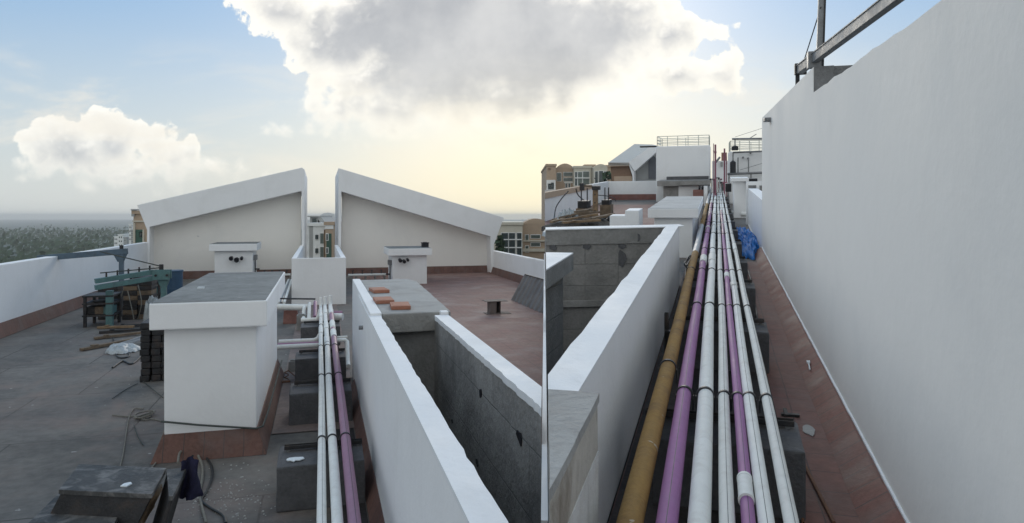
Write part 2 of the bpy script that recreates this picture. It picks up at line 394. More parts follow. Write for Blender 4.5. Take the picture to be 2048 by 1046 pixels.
# parapets
ZP = 1.45
def parapet(F, name, label, x0, x1, y0, y1, z, skirt_x=None, sm=None, clip=None):
    t = thing(F, ((x0+x1)/2, y0, 0), name, label, 'parapet')
    MB(F).box(x0, x1, y0, y1, 0, z).build('wall', WHITE, t, bevel=.012, clip=clip, rough=.004, cell=.5)
    if skirt_x:
        xf, xo = skirt_x
        MB(F).prism([(xf, .009), (xo, .009), (xf+(xo-xf)*.25, .3), (xf, .3)], 'y', y0, y1).build('tile_skirting', sm, t, clip=clip)
    return t
ql = lp(294, 485, y=YG-.8); xl, ZP = ql[0], ql[2]
parapet(L, 'parapet_wall', 'white roof edge wall left of the sloped building behind the teal hoist gear', xl-.25, xl, 3, YG-.2, ZP, (xl, xl+.13), SK_LY)
qr = lp(987, 502, y=YG-.8); xr, ZP = qr[0], qr[2]
parapet(L, 'parapet_wall', 'white roof edge wall right of the red terrace behind the ribbed sheet', xr, xr+.25, 8, YG-.3, ZP, (xr, xr-.13), SK_LY, clip='L')
# U-shaped parapet round the gap between the gables
Yp = lp(640, 610, z=0)[1]; zp = lp(640, 516, y=Yp)[2]
xa = lp(583, 560, y=Yp)[0]; xb = lp(692, 560, y=Yp)[0]
t = thing(L, ((xa+xb)/2, Yp, 0), 'gap_parapet', 'white U-shaped parapet round the gap between the two sloped buildings', 'parapet')
MB(L).box(xa, xb, Yp, Yp+.14, 0, zp).build('front_wall', WHITE, t, bevel=.012, rough=.004)
for s, (u, v) in enumerate(((xa, xa+.14), (xb-.14, xb))):
    MB(L).box(u, v, Yp+.14, YG-.82, 0, zp-.003).build('side_wall', WHITE, t, bevel=.012)
# small duct shafts
def small_shaft(label, pxl, pxr, py_t, py_b, wy, stubs, sidex):
    y0 = lp((pxl+pxr)/2, py_t, wy=wy)[1]
    x0 = lp(pxl, py_t, y=y0)[0]; x1 = lp(pxr, py_t, y=y0)[0]
    zt = lp((pxl+pxr)/2, py_t, y=y0)[2]; zb = lp((pxl+pxr)/2, py_b, y=y0)[2]
    o = .17
    t = shaft(L, 'vent_shaft', label, x0+o, x1-o, y0+o, y0+1.9, zt, zt-zb, o, cat='vent shaft', group='small capped vent shafts', rough=.003)
    for a, b, r_ in stubs:
        e = lp(a, b, y=y0+o)
        v = MB(L).tube([(e[0], e[1]+.02, e[2]), (e[0], e[1]-.16, e[2]), (e[0]+.01, e[1]-.24, e[2]-.03)], r_, 12)
        v.tube([(e[0], e[1]-.2, e[2]-.015), (e[0]+.01, e[1]-.27, e[2]-.04)], r_*1.25, 12).build('vent_pipe', [BLACKP], t)
    xs = x1-o if sidex > 0 else x0+o
    MB(L).box(min(xs, xs+sidex*.12), max(xs, xs+sidex*.12), y0+o+.25, y0+o+.75, zb-.38, zb-.2).build('meter_box', STEEL, t)
    MB(L).tube([(xs+sidex*.04, y0+o+.6, zb-.38), (xs+sidex*.04, y0+o+.6, .05)], .022, 8).tube([(xs+sidex*.04, y0+o+.6, zb-.75), (xs+sidex*.2, y0+o+.55, zb-.75)], .03, 8).build('drop_pipe', BAND, t)
    return t, zt, y0
small_shaft('white vent shaft with three black pipe ends behind the large duct block', 418, 514, 488, 502, 26.5, [(463, 515, .06), (474, 518, .07), (484, 515, .045)], 1)
_, zz, y0 = small_shaft('white vent shaft with small black box on its cap beside the red terrace', 777, 864, 497, 511, 26.5, [(799, 519, .055), (807, 521, .05), (814, 518, .04)], -1)
e = lp(850, 491, wy=27.6)
g = MB(L); g.box(e[0]-.13, e[0]+.13, e[1]-.12, e[1]+.12, zz+.007, zz+.16); g.box(e[0]-.15, e[0]+.15, e[1]-.14, e[1]+.14, zz+.16, zz+.19); g.tube([(e[0], e[1], zz+.19), (e[0], e[1], zz+.205)], .08)
tag(g.build('black_box', BLACKP, bevel=.008), 'small black lidded box on the cap of the right vent shaft', 'box')
# low pipes along the foot of the gables
def low_pipe(label, px0, px1, py, wy):
    y0 = lp(px0, py, wy=wy)[1]; A = lp(px0, py, y=y0); B = lp(px1, py, y=y0)
    t = thing(L, (A[0], A[1], 0), 'low_pipe', label, 'pipe', 'low pipes at the foot of the sloped buildings')
    z = .27
    MB(L).tube([(A[0], y0, z), (B[0], y0, z)], .05, 10).build('pipe_run', PVC, t)
    MB(L).tube([(A[0], y0+.14, z+.02), (B[0], y0+.14, z+.02)], .03, 10).build('pipe_run', STEEL, t)
    n = 4
    for i in range(n):
        x = A[0]+(B[0]-A[0])*(i+.5)/n
        MB(L).tube([(x, y0, z), (x, y0, z+.17)], .02, 8).box(x-.05, x+.05, y0-.02, y0+.02, z+.17, z+.19).build('valve', BAND, t)
        MB(L).box(x+.1, x+.16, y0-.03, y0+.17, 0, z-.052).build('support', CONC, t)
low_pipe('white low pipe with valves left of the gap parapet', 522, 581, 546, 27.5)
low_pipe('white low pipe with valves right of the gap parapet', 696, 772, 552, 27.5)

# ------------------------------------------------------------------ LEFT: open shaft with slab
Yn = .9
t = thing(L, ((XW+XIN)/2, Yn, 0), 'shaft_wall', 'long white-faced wall of the open concrete shaft beside the three pipes', 'wall', 'walls of the left open shaft')
MB(L).box(XW+.012, XIN-.012, Yn, YS0+.05, 0, ZW-.012).build('block_core', BLK_YZ, t)
MB(L).box(XW, XW+.012, Yn, YS0+2.2, 0, ZW-.012).build('white_face', WHITE, t)
inner = jag((XIN, Yn), (XIN, YS0+.02), 60, .006, 3)
MB(L).prism([(XW-.003, Yn)] + inner + [(XW-.003, YS0+.02)], 'z', ZW-.014, ZW+.004).build('plaster_top', PLASTER_TOP, t)
# raised end of the same wall carrying the slab
MB(L).box(XW+.012, XIN+.01, YS0+.02, YS1+.1, 0, ZW+.03).build('raised_end', WHITE, t, bevel=.01, rough=.004)
MB(L).frust((XW-.09, XW+.001, Yn, YS0+3.2), (XW-.01, XW+.001, Yn, YS0+3.2), .005, .18).build('tile_skirting', SK_LY, t)
e = lp(726, 655, x=XW)
MB(L).tube([(XW+.01, e[1], e[2]), (XW-.05, e[1], e[2])], .025, 10).build('pipe_stub', STEEL, t)
t = thing(L, ((XF0+XF1)/2, 2, 0), 'shaft_wall', 'concrete block wall with chipped white top between open shaft and red terrace', 'wall', 'walls of the left open shaft')
MB(L).box(XF0+.012, XF1-.012, Yn, YS0-.02, 0, ZW-.04).build('block_core', BLK_YZ, t, clip='L')
MB(L).box(XF1-.012, XF1, Yn, YS0-.02, 0, ZW-.012).build('white_face', WHITE, t, clip='L')
rj = random.Random(31)
for px, py, ra in ((962, 786, .035), (1040, 874, .04), (905, 842, .022), (955, 925, .022)):
    e = lp(px, py, x=XF0+.012); k_ = [ra*rj.uniform(.6, 1.3) for _ in range(9)]
    MB(L).prism([(e[1]+1.5*k_[i]*math.cos(i*.7), e[2]+k_[i]*math.sin(i*.7)) for i in range(9)], 'x', XF0+.004, XF0+.03).build('tie_hole', BLACKP, t)
inner = jag((XF0, Yn), (XF0, YS0-.1), 110, .006, 5)
MB(L).prism([(XF1+.003, Yn), (XF1+.003, YS0-.1)] + inner[::-1], 'z', ZW-.045, ZW+.003).build('plaster_top', PLASTER_TOP, t, clip='L')
MB(L).box(XF0+.07, XF1+.012, YS0-.09, YS0+.03, 0, ZW+.035).build('end_pier', WHITE, t, bevel=.01)
zb = lp(830, 664, y=YS0)[2]
sx0 = lp(757, 622, z=ZW+.02)[0]; sx1 = lp(908, 630, z=ZW+.02)[0]
t = thing(L, ((sx0+sx1)/2, (YS0+YS1)/2, 0), 'concrete_slab', 'grey concrete slab roofing the far end of the open shaft', 'slab')
P = [(XIN+.012, YS0), (sx1+.02, YS0+.03), (sx1+.13, YS1-.5), (sx1+.05, YS1), (XIN+.012, YS1)]
MB(L).prism(P, 'z', zb, ZW+.02).build('slab', CONC_LIGHT, t, bevel=.012, rough=.008)
MB(L).box(XIN+.02, sx1+.01, YS0+.12, YS0+.3, 0, zb).build('end_wall', CONC, t)
MB(L).box(sx1-.12, sx1+.05, YS0+.3, YS1-.02, 0, zb).build('side_wall', CONC, t)
for i, (px, py, rz, lab) in enumerate(((758, 580, .1, 'farthest of three loose red clay tiles on the grey concrete slab'),
                                       (767, 600, .02, 'middle of three loose clay tiles on the slab, paler top'),
                                       (800, 611, -.05, 'nearest of three loose red clay tiles on the grey concrete slab'))):
    e = lp(px, py, z=ZW+.045)
    w_, d_ = .105, .20
    c_, s_ = math.cos(rz), math.sin(rz)
    pp = [(e[0]+c_*a-s_*b, e[1]+s_*a+c_*b) for a, b in ((-w_, -d_), (w_, -d_), (w_, d_), (-w_, d_))]
    pi = [(e[0]+c_*a-s_*b, e[1]+s_*a+c_*b) for a, b in ((-w_*.8, -d_*.8), (w_*.8, -d_*.8), (w_*.8, d_*.8), (-w_*.8, d_*.8))]
    g = MB(L); g.prism(pp, 'z', ZW+.024, ZW+.064); g.prism(pi, 'z', ZW+.06, ZW+.066)
    tag(g.build('clay_tile', TILE, bevel=.0015), lab, 'tile', 'loose clay tiles on the slab')

# ------------------------------------------------------------------ LEFT: three pipes and their supports
ZPI = .52
def stripe(mb, x, z, r, y0, y1, ang, m):
    a0, a1 = ang-.05, ang+.05
    v = []
    for y in (y0, y1):
        for a in (a0, a1): v.append((x+math.sin(a)*(r+.0012), y, z+math.cos(a)*(r+.0012)))
    mb.add(v, [(0, 1, 3, 2)], m)
def long_pipe(F, name, label, x, z, r, y0, y1, segs, bands, coups, ang, group, capend=True, end_up=False):
    """segs: (y-start, material index) ; one pipe object with clamp bands and couplings as parts"""
    mats = [PVC, PURPLE, MAUVE, OCHRE, PIPE_GREY, PVC_GREY, INK]
    t = thing(F, (x, y0, 0), name, label, 'pipe', group)
    rnd = random.Random(label)
    ys = [y0] + [s[0] for s in segs[1:]] + [y1]
    g = MB(F)
    for i, (_, mi) in enumerate(segs):
        n = max(2, int((ys[i+1]-ys[i])/1.0))
        pts = []
        for k in range(n+1):
            y = ys[i]+(ys[i+1]-ys[i])*k/n
            pts.append((x+.004*math.sin(y*.9+x*30), y, z-.006*math.sin(y*1.12+x*5)**2))
        g.tube(pts, r, 20, mi)
        if ang is not None and mi not in (3, 4):
            for k in range(n):
                a, b = pts[k], pts[k+1]
                v = []
                for q in (a, b):
                    for dd in (-.035, .035):
                        v.append((q[0]+math.sin(ang+dd)*(r+.001), q[1], q[2]+math.cos(ang+dd)*(r+.001)))
                g.add(v, [(0, 1, 3, 2)], 6)
    if end_up:
        g.tube([(x, y1, z), (x, y1+r*1.2, z+r*.4), (x, y1+r*2, z+r*2), (x, y1+r*2, z+.22)], r, 16, segs[-1][1])
    g.build('pipe_run', mats, t)
    for b in bands:
        gb = MB(F); gb.tube([(x, b-.012, z-.002), (x, b+.012, z-.002)], r+.008, 20)
        gb.box(x-r-.012, x-r-.003, b-.010, b+.010, z-r-.06, z-.01); gb.box(x+r+.003, x+r+.012, b-.010, b+.010, z-r-.06, z-.01)
        gb.build('clamp_band', BAND, t)
    for a, b, mi in coups:
        gb = MB(F); gb.tube([(x, a, z), (x, b, z)], r*1.16, 20, mi); gb.tube([(x, a-.01, z), (x, a+.012, z)], r*1.22, 20, mi); gb.tube([(x, b-.012, z), (x, b+.01, z)], r*1.22, 20, mi)
        gb.build('coupling', mats, t)
    return t
def Ly(py, z=ZPI+.03): return lp(650, py, z=z)[1]
yEnd = Ly(612)
bandL = [Ly(872), Ly(748), Ly(690), Ly(648)]
lefts = [(644.5, 1046, .034, 0, 'leftmost narrow white pipe of the left trio with a dark printed line', None),
         (674, 1046, .040, 0, 'middle white pipe of the left trio beside the mauve one', None),
         (711, 1046, .045, 2, 'faded mauve pipe of the left trio nearest the shaft wall', None)]
LX = []
for i, (px, py, r, mi, lab, _) in enumerate(lefts):
    x = lp(px, py, z=ZPI+r*.4)[0]; LX.append(x)
    segs = [(0, mi)] if i < 2 else [(0, 2), (Ly(655), 0), (Ly(640), 2), (Ly(622), 0)]
    cps = {0: [(Ly(664), Ly(652), 0), (Ly(632), Ly(625), 0)], 1: [(Ly(684), Ly(672), 0), (Ly(656), Ly(645), 0), (Ly(626), Ly(618), 0)], 2: [(Ly(672), Ly(660), 0), (Ly(654), Ly(643), 0), (Ly(626), Ly(618), 0)]}[i]
    t = long_pipe(L, 'service_pipe', lab, x, ZPI, r, .8, yEnd+.15*i, segs, bandL, cps, .15 if i == 0 else (None if i == 1 else .2), 'three long pipes on the left roof', end_up=True)
# supports on the left
def support(F, x0, x1, y0, y1, z, lab, grp, bx0, bx1):
    t = thing(F, ((x0+x1)/2, (y0+y1)/2, 0), 'pipe_support', lab, 'pipe support', grp)
    MB(F).box(x0, x1, y0, y1, 0, z).build('concrete_block', CONC_DARK, t, bevel=.014, rough=.013, cell=.06)
    ym = (y0+y1)/2+.12
    g = MB(F); g.box(bx0, bx1, ym-.03, ym+.03, z+.02, z+.026); g.box(bx0, bx1, ym-.03, ym-.024, z+.026, z+.055); g.box(bx0, bx1, ym+.024, ym+.03, z+.026, z+.055)
    g.build('steel_channel', STEEL_DK, t)
    for q in (bx0+.02, bx1-.05): MB(F).box(q, q+.03, ym-.02, ym+.02, z-.01, z+.02).build('anchor_foot', STEEL, t)
    return t
zs = .40
yA = lp(600, 931, z=zs)[1]; yB = lp(600, 888, z=zs)[1]
sxl = lp(552, 931, y=yA)[0]; sxr = LX[2]+.16
labs = ['dark concrete pipe support with a white paint splat on top nearest the large duct block',
        'second dark concrete pipe support up the left trio of pipes', 'third dark concrete pipe support just below the crossing pipes',
        'fourth dark concrete pipe support just beyond the lower crossing pipes', 'farthest dark concrete pipe support by the gap parapet']
yfs = [yA, lp(600, 787, z=zs)[1], lp(600, 718, z=zs)[1], lp(600, 655, z=zs)[1]]
s0 = support(L, sxl, sxr, yA, yB, zs, labs[0], 'concrete supports under the left pipes', sxl+.05, sxr)
for i, yf in enumerate(yfs[1:]):
    off = L.w((0, yf, 0)) - L.w((0, yA, 0))
    dup(s0, s0.location+off, labs[i+1])
e = lp(590, 921, z=zs)
P = [(e[0]+dx*.075, e[1]+dy*.06) for dx, dy in ((-1, .4), (-.7, .9), (0, 1), (.9, .8), (1.1, .1), (.6, -.5), (.1, -.4), (-.1, -.9), (-.4, -.4), (-.9, -.2))]
g = MB(L); g.prism(P, 'z', zs+.004, zs+.012)
tag(g.build('paint_splat', PAINT_SPLAT), 'dried pale blue-white paint splat on the nearest left pipe support', 'paint splat')
# cross pipes
def poly_pipe(F, name, label, runs, cat='pipe', group=None, n=12):
    p0 = runs[0][0][0]
    t = thing(F, (p0[0], p0[1], 0), name, label, cat, group)
    for pts, r, m in runs: MB(F).tube(pts, r, n).build('pipe_run', m, t)
    return t
xbk = bx1 - .02
yc = lp(600, 690, z=.42)[1]; zc_ = .40
poly_pipe(L, 'cross_pipe', 'pair of pale pipes crossing from the large duct block to the left trio',
   [([(xbk, yc+.5, zc_), (LX[0]-.12, yc+.5, zc_), (LX[0]-.05, yc+.5, zc_+.03), (LX[0]-.01, yc+.5, zc_+.1)], .042, PVC_GREY), ([(xbk, yc+.2, zc_), (LX[0]-.03, yc+.2, zc_)], .035, MAUVE), ([(xbk, yc, zc_), (LX[0]-.03, yc, zc_)], .042, PVC_GREY)], group='crossing pipes on the left roof')
yc2 = lp(600, 614, z=.42)[1]
x1_ = lp(553, 614, y=yc2)[0]; x2_ = lp(622, 618, y=yc2)[0]
poly_pipe(L, 'cross_pipe', 'thick white pipe with stepped drops crossing in front of the gap parapet',
   [([(x1_, yc2, .44), (x2_, yc2, .40)], .075, PVC), ([(x2_-.15, yc2-.05, .42), (x2_-.15, yc2-.6, .42), (x2_-.15, yc2-.7, .3), (x2_-.15, yc2-1.2, .28)], .045, PVC), ([(x2_-.03, yc2-.05, .5), (x2_-.03, yc2-.6, .5), (x2_-.03, yc2-1.25, .28)], .04, PVC_GREY), ([(x2_+.1, yc2+.05, .52), (x2_+.1, yc2-1.0, .30)], .045, MAUVE), ([(x2_-.2, yc2-1.25, .28), (LX[0]-.1, yc2-1.25, .28), (LX[0]-.03, yc2-1.25, .36), (LX[0], yc2-1.25, .5)], .05, PVC), ([(x1_, yc2+.18, .62), (x2_+.1, yc2+.18, .58)], .02, BAND)], group='crossing pipes on the left roof')
for i in range(3):
    A = lp(556+i*6, 606, z=.5); B = lp(577+i*3, 560, z=.5)
    poly_pipe(L, 'thin_pipe', ['leftmost thin grey pipe running back along the duct block', 'middle thin grey pipe running back past the duct block', 'rightmost thin grey pipe running back beside the gap parapet'][i], [([A, B], .035, (PVC_GREY, STEEL, PVC_GREY)[i])], group='thin pipes behind the duct block', n=8)
yc3 = lp(690, 632, z=.42)[1]
poly_pipe(L, 'branch_pipe', 'thick white branch pipe from the trio to the shaft wall, farther one', [([(LX[2]+.02, yc3, .42), (XW-.02, yc3-.1, .42)], .075, PVC), ([(LX[2]+.02, yc3+.25, .46), (XW-.02, yc3+.2, .46)], .05, MAUVE)], group='branch pipes to the shaft wall')
yc4 = lp(690, 680, z=.40)[1]
poly_pipe(L, 'branch_pipe', 'white branch pipe turning down by the shaft wall, nearer one', [([(LX[2]+.02, yc4, .40), (XW-.06, yc4, .40), (XW-.03, yc4-.03, .38), (XW-.03, yc4-.35, .1), (XW-.03, yc4-.6, .06)], .035, PVC), ([(LX[2]+.02, yc4+.16, .42), (XW-.02, yc4+.16, .42)], .03, PVC_GREY)], group='branch pipes to the shaft wall')
g = MB(L); g.box(LX[1]-.02, XW-.1, .5, lp(650, 690, z=0)[1], .004, .008)  # dark sheet that blackens the floor beside the left pipes
tag(g.build('dark_floor_strip', DARK_FLOOR), 'dark floor strip between the left pipes and shaft wall', 'roof membrane', kind='structure')
PINKS = mat('dusty_pink_screed', (.215, .168, .152), .85, .25, 1.2, .25, 30, dirt=(.13, .115, .105), dirt_amt=.7, dirt_scale=.9, spots=(5, .72, (.36, .33, .31)))
g = MB(L); g.box(bx1+.12, XW-.02, Yb+.6, Yp-.02, .010, .013)
tag(g.build('screed_strip', PINKS), 'dusty pinkish floor between the large duct block and the left pipes', 'roof floor', kind='structure')
# small concrete pieces between block and pipes
def rubble(F, lab, px, py, w_, d_, h_, mt=CONC, name='concrete_cube'):
    e = F.pix(px, py, z=0)
    g = MB(F); g.frust((e[0]-w_/2, e[0]+w_/2, e[1], e[1]+d_), (e[0]-w_*.44, e[0]+w_*.46, e[1]+.02, e[1]+d_*.94), .004, h_)
    g.box(e[0]-w_*.3, e[0]+w_*.25, e[1]+d_*.2, e[1]+d_*.6, h_, h_+.025)
    return tag(g.build(name, mt, bevel=.01, rough=.008, cell=.05), lab, 'concrete block', 'small concrete blocks by the left pipes')
rubble(L, 'small grey concrete block left of the third pipe support', 588, 745, .2, .22, .18)
rubble(L, 'small grey concrete block under the stepped white pipe', 603, 662, .24, .25, .35)
rubble(L, 'dull red brick box below the thick white crossing pipe', 581, 648, .35, .25, .32, PINKBOX, 'brick_box')
e = lp(573, 757, z=.05)
g = MB(L); g.tube([(e[0]+.03*math.cos(a*.5), e[1]+.02*math.sin(a*.5), .03+.006*a) for a in range(26)], .008, 6); g.tube([(e[0]+.02, e[1], .18), (e[0]+.16, e[1]-.2, .1)], .008, 6); g.box(e[0]-.06, e[0]+.06, e[1]-.12, e[1]-.05, .004, .035)
tag(g.build('coiled_wire', RUST), 'small coil of rusty wire on a clip left of the second pipe support', 'wire')

# ------------------------------------------------------------------ LEFT: red terrace objects
e = lp(992, 629, z=0)
t = thing(L, (e[0], e[1], 0), 'open_box', 'open dull brown box standing alone on the red terrace', 'box')
w_, d_, h_ = .27, .34, .34
g = MB(L); x, y = e[0]-w_/2-.02, e[1]
g.box(x, x+.016, y, y+d_, .02, h_); g.box(x+w_, x+w_+.016, y, y+d_, .02, h_); g.box(x+.016, x+w_, y+d_-.016, y+d_, .02, h_); g.box(x+.016, x+w_*.62, y, y+.016, .02, h_); g.box(x+.016, x+w_, y+.016, y+d_-.016, .02, .035)
g.build('shell', BOXGREY, t)
MB(L).box(x-.13, x+w_+.2, y-.02, y+d_+.05, h_, h_+.014).build('flap_lid', BOXGREY, t)
MB(L).box(x-.1, x+w_+.3, y-.03, y+d_+.02, .009, .02).build('base_board', BOXGREY, t)
A = lp(1026, 601, z=0); B = lp(1083, 629, z=0); Ct = lp(1034, 559, x=A[0]+.28)
t = thing(L, (A[0], A[1], 0), 'ribbed_sheet', 'dull ribbed metal sheet leaning on the white wall right of the red terrace', 'metal sheet')
rows = []
yy0, yy1 = A[1]+.05, 4.
N = 420
for k in range(2):
    row = []
    for i in range(N+1):
        y = yy0+(yy1-yy0)*i/N
        rb = .05 if (i % 10) in (0, 1, 2) else 0
        hx = (A[0]+rb*-1, A[0]+.42-rb)[k]
        row.append((hx + (0 if k == 0 else 0), y + (.16 if k else 0)*0, (.012, .78)[k]))
    rows.append(row)
g = MB(L); g.sheet(rows, smooth=False)
rows2 = [[(x+.012, y, z) for x, y, z in r_] for r_ in rows]; g.sheet(rows2, smooth=False)
g.build('sheet', CORR, t, clip='L')
MB(L).beam((A[0]+.40, yy0, .79), (A[0]+.40, yy1, .79), .03, .03).build('top_batten', STEEL_DK, t, clip='L')

# ------------------------------------------------------------------ LEFT: hoist gear
GW = 17.0
def lw(px, py, wy=GW): return lp(px, py, wy=wy)
t = thing(L, lp(243, 545, wy=19), 'hoist_stand', 'slate blue hoist stand with arm in front of the left parapet', 'hoist stand')
t.location.z = 0
A = lw(243, 500, 19); 
MB(L).box(A[0]-.055, A[0]+.055, A[1]-.055, A[1]+.055, 0, A[2]+.02).build('post', TEALBLUE, t, bevel=.008)
B = lw(120, 512, 18)
MB(L).beam((A[0]+.16, A[1], A[2]-.03), (A[0]-1.9, A[1]-.3, A[2]-.18), .09, .15).build('arm', TEALBLUE, t, bevel=.006)
MB(L).prism([(A[0]-.2, A[2]-.1), (A[0]+.15, A[2]-.1), (A[0]+.055, A[2]-.32), (A[0]-.09, A[2]-.32)], 'y', A[1]-.03, A[1]+.03).build('gusset', TEALBLUE, t)
MB(L).tube([(A[0], A[1], A[2]+.02), (A[0], A[1], A[2]+.13)], .05, 10).build('pin', STEEL_DK, t)
t = thing(L, lp(325, 600, wy=GW), 'hoist_beam', 'teal double channel hoist beam with end plate left of the large duct block', 'hoist beam')
t.location.z = 0
A = lw(311, 549); B = lw(190, 568, 16.2)
for s, dz in enumerate((-.075, .075)):
    g = MB(L); g.beam((A[0]-.05, A[1], A[2]+dz-.01), (B[0], B[1], B[2]+dz-.01), .16, .11); g.build('channel', TEAL, t, bevel=.006)
for k in range(5):
    q = .1+.18*k
    MB(L).tube([(A[0]+(B[0]-A[0])*q, A[1]+(B[1]-A[1])*q, A[2]+(B[2]-A[2])*q+.1), (A[0]+(B[0]-A[0])*q, A[1]+(B[1]-A[1])*q, A[2]+(B[2]-A[2])*q+.24)], .02, 8).build('bolt', STEEL_DK, t)
E0 = lw(307, 548); E1 = lw(340, 548)
MB(L).box(E0[0], E1[0], A[1]-.14, A[1]-.1, A[2]-.12, A[2]+.12).box(E0[0]+.002, E1[0]-.002, A[1]+.1, A[1]+.14, A[2]-.11, A[2]+.11).build('end_plate', TEAL, t, bevel=.006)
for px in (314, 335):
    q = lw(px, 550); MB(L).tube([(q[0], A[1]-.17, q[2]), (q[0], A[1]+.17, q[2])], .03, 10).build('bolt', STEEL_DK, t)
q = lw(327, 560)
MB(L).prism([(q[0]-.14, q[2]), (q[0]+.12, q[2]), (q[0]+.06, q[2]-.18), (q[0]+.06, .004), (q[0]-.06, .004), (q[0]-.06, q[2]-.18)], 'y', A[1]-.06, A[1]+.06).build('leg', TEAL, t, bevel=.006)
q = lw(232, 575)
MB(L).box(q[0]-.07, q[0]+.07, A[1]-.35, A[1]-.2, .004, q[2]-.02).build('leg', TEAL, t, bevel=.006)
q = lw(322, 533); MB(L).tube([(q[0], A[1], A[2]+.1), (q[0], A[1], q[2]+.05)], .05, 12).build('cable_post', STEEL_DK, t)
q2 = lw(200, 503, 17); q3 = lw(200, 546, 16.4)
MB(L).tube([(q[0], A[1], q[2]+.0), q2], .014, 8).build('stay_cable', ROPE_DK, t)
MB(L).tube([(q[0], A[1], q[2]-.03), q3], .014, 8).build('stay_rod', ROPE_DK, t)
q = lp(347, 600, wy=19.5)
g = MB(L); g.tube([(q[0], q[1], .01), (q[0], q[1], .5), (q[0], q[1], 1.05)], .24, 20); g.tube([(q[0], q[1], 1.05), (q[0], q[1], 1.09)], .26, 20); g.tube([(q[0], q[1], .55), (q[0], q[1], .6)], .255, 20)
tag(g.build('plastic_drum', BLUE_TUB), 'dark blue plastic drum behind the large duct block and hoist beam', 'drum')
def stack(F, lab, px0, px1, py_base, n, mt, name='counterweight_stack', cat='counterweights', wy=None, h=.11, dp=.45, cols=1, pm=None):
    A = F.pix(px0, py_base, z=0); 
    B = F.pix(px1, py_base, y=A[1]); w_ = B[0]-A[0]
    t = thing(F, ((A[0]+B[0])/2, A[1], 0), name, lab, cat)
    rnd = random.Random(px0)
    for c in range(cols):
        for k in range(n):
            x0 = A[0]+w_*c/cols; x1 = A[0]+w_*(c+1)/cols-.02
            j = rnd.uniform(-.015, .015)
            MB(F).box(x0+j, x1+j, A[1]+j, A[1]+dp+j, .004+k*h, .004+(k+1)*h-.006).build('weight', mt if not pm else pm[(k+c) % len(pm)], t, bevel=.012)
    return t
stack(L, 'dark stack of hoist counterweights and timber under the teal hoist beam', 245, 305, 640, 8, STEEL_DK, h=.12, cols=2, dp=.6, pm=[STEEL_DK, WOOD, STEEL_DK, STEEL_DK, WOOD])
stack(L, 'black stack of counterweights under the far left end of the hoist beam', 195, 236, 640, 7, STEEL_DK, h=.12, cols=1, dp=.6)
stack(L, 'tall black counterweight stack tight against the left side of the large duct block', 280, 345, 765, 9, STEEL_DK, h=.103, cols=3, dp=.55)
# crumpled plastic
def crumple(F, name, lab, cat, cx, cy, rx, ry, hgt, mt, seed, n=26, rot=0, sc=5.):
    rows = []
    for i in range(n+1):
        row = []
        for j in range(n+1):
            u, v = i/n*2-1, j/n*2-1
            r_ = max(abs(u), abs(v)); q = math.hypot(u, v) or 1
            u2, v2 = u*r_/q, v*r_/q
            ed = 1+.25*noise.noise(Vector((u2*2+seed, v2*2, 0)))
            x = u2*rx*ed; y = v2*ry*ed
            f = max(0, 1-(u2*u2+v2*v2))**.5
            nz = noise.noise(Vector((u2*sc*.5+seed, v2*sc*.5, 3)))*.5+.5
            ng = abs(noise.noise(Vector((u2*sc+seed, v2*sc, 1))))
            z = .006 + hgt*f*(.35+.65*nz)*(1-.75*ng) + hgt*.15*ng
            x += .06*rx*noise.noise(Vector((u*7, v*7, seed))); y += .06*ry*noise.noise(Vector((u*7, v*7, seed+9)))
            c_, s_ = math.cos(rot), math.sin(rot)
            row.append((cx+x*c_-y*s_, cy+x*s_+y*c_, z))
        rows.append(row)
    g = MB(F); g.sheet(rows)
    return tag(g.build(name, mt), lab, cat)
e = lp(243, 703, z=0); crumple(L, 'plastic_sheet', 'crumpled pale plastic sheet on the floor left of the tall counterweights', 'plastic sheet', e[0], e[1], .3, .35, .22, PLASTIC_SHEET, 3.3)
e = lp(268, 690, z=0); g = MB(L)
g.beam((e[0]-.25, e[1]-.55, .05), (e[0]+.22, e[1]+.25, .12), .09, .03); g.beam((e[0]-.25, e[1]-.55, .085), (e[0]+.22, e[1]+.25, .155), .02, .04)
tag(g.build('metal_offcut', PIPE_GREY, bevel=.004), 'pale bent metal offcut beside the crumpled plastic sheet', 'metal offcut')
e = lp(300, 592, z=.4); crumple(L, 'plastic_bag', 'white plastic bag hanging in the hoist gear beside the duct block', 'plastic bag', lw(303, 600)[0], lw(303, 600)[1]+.2, .22, .3, .9, PLASTIC_SHEET, 8.1)
# ropes
def rope(F, lab, pts, r, mt, name='rope', z=.015, n=7, extra=None):
    P = [F.pix(px, py, z=(q[0] if q else z)) for px, py, *q in pts]
    # smooth
    out = []
    for i in range(len(P)-1):
        p0 = P[max(i-1, 0)]; p1 = P[i]; p2 = P[i+1]; p3 = P[min(i+2, len(P)-1)]
        for k in range(5):
            t_ = k/5
            out.append(tuple(.5*((2*p1[a])+(-p0[a]+p2[a])*t_+(2*p0[a]-5*p1[a]+4*p2[a]-p3[a])*t_**2+(-p0[a]+3*p1[a]-3*p2[a]+p3[a])*t_**3) for a in range(3)))
    out.append(P[-1])
    g = MB(F); g.tube(out, r, n)
    if extra: extra(g)
    return tag(g.build(name, mt), lab, 'rope')
e = lp(289, 833, z=.02)
def coil(g):
    for k in range(4):
        g.tube([(e[0]+(.07+.012*k)*math.cos(a*.4), e[1]+(.1+.02*k)*math.sin(a*.4+k), .015+.012*k+.004*math.sin(a)) for a in range(17)], .009, 6)
rope(L, 'grey rope with a small coil on the floor left of the duct block', [(225, 830), (255, 833), (275, 833), (289, 840), (305, 838), (322, 842)], .009, ROPE, extra=coil)
yr = Yb-.05
zr0 = lp(330, 844, y=yr)[2]; zr1 = lp(508, 858, y=yr)[2]
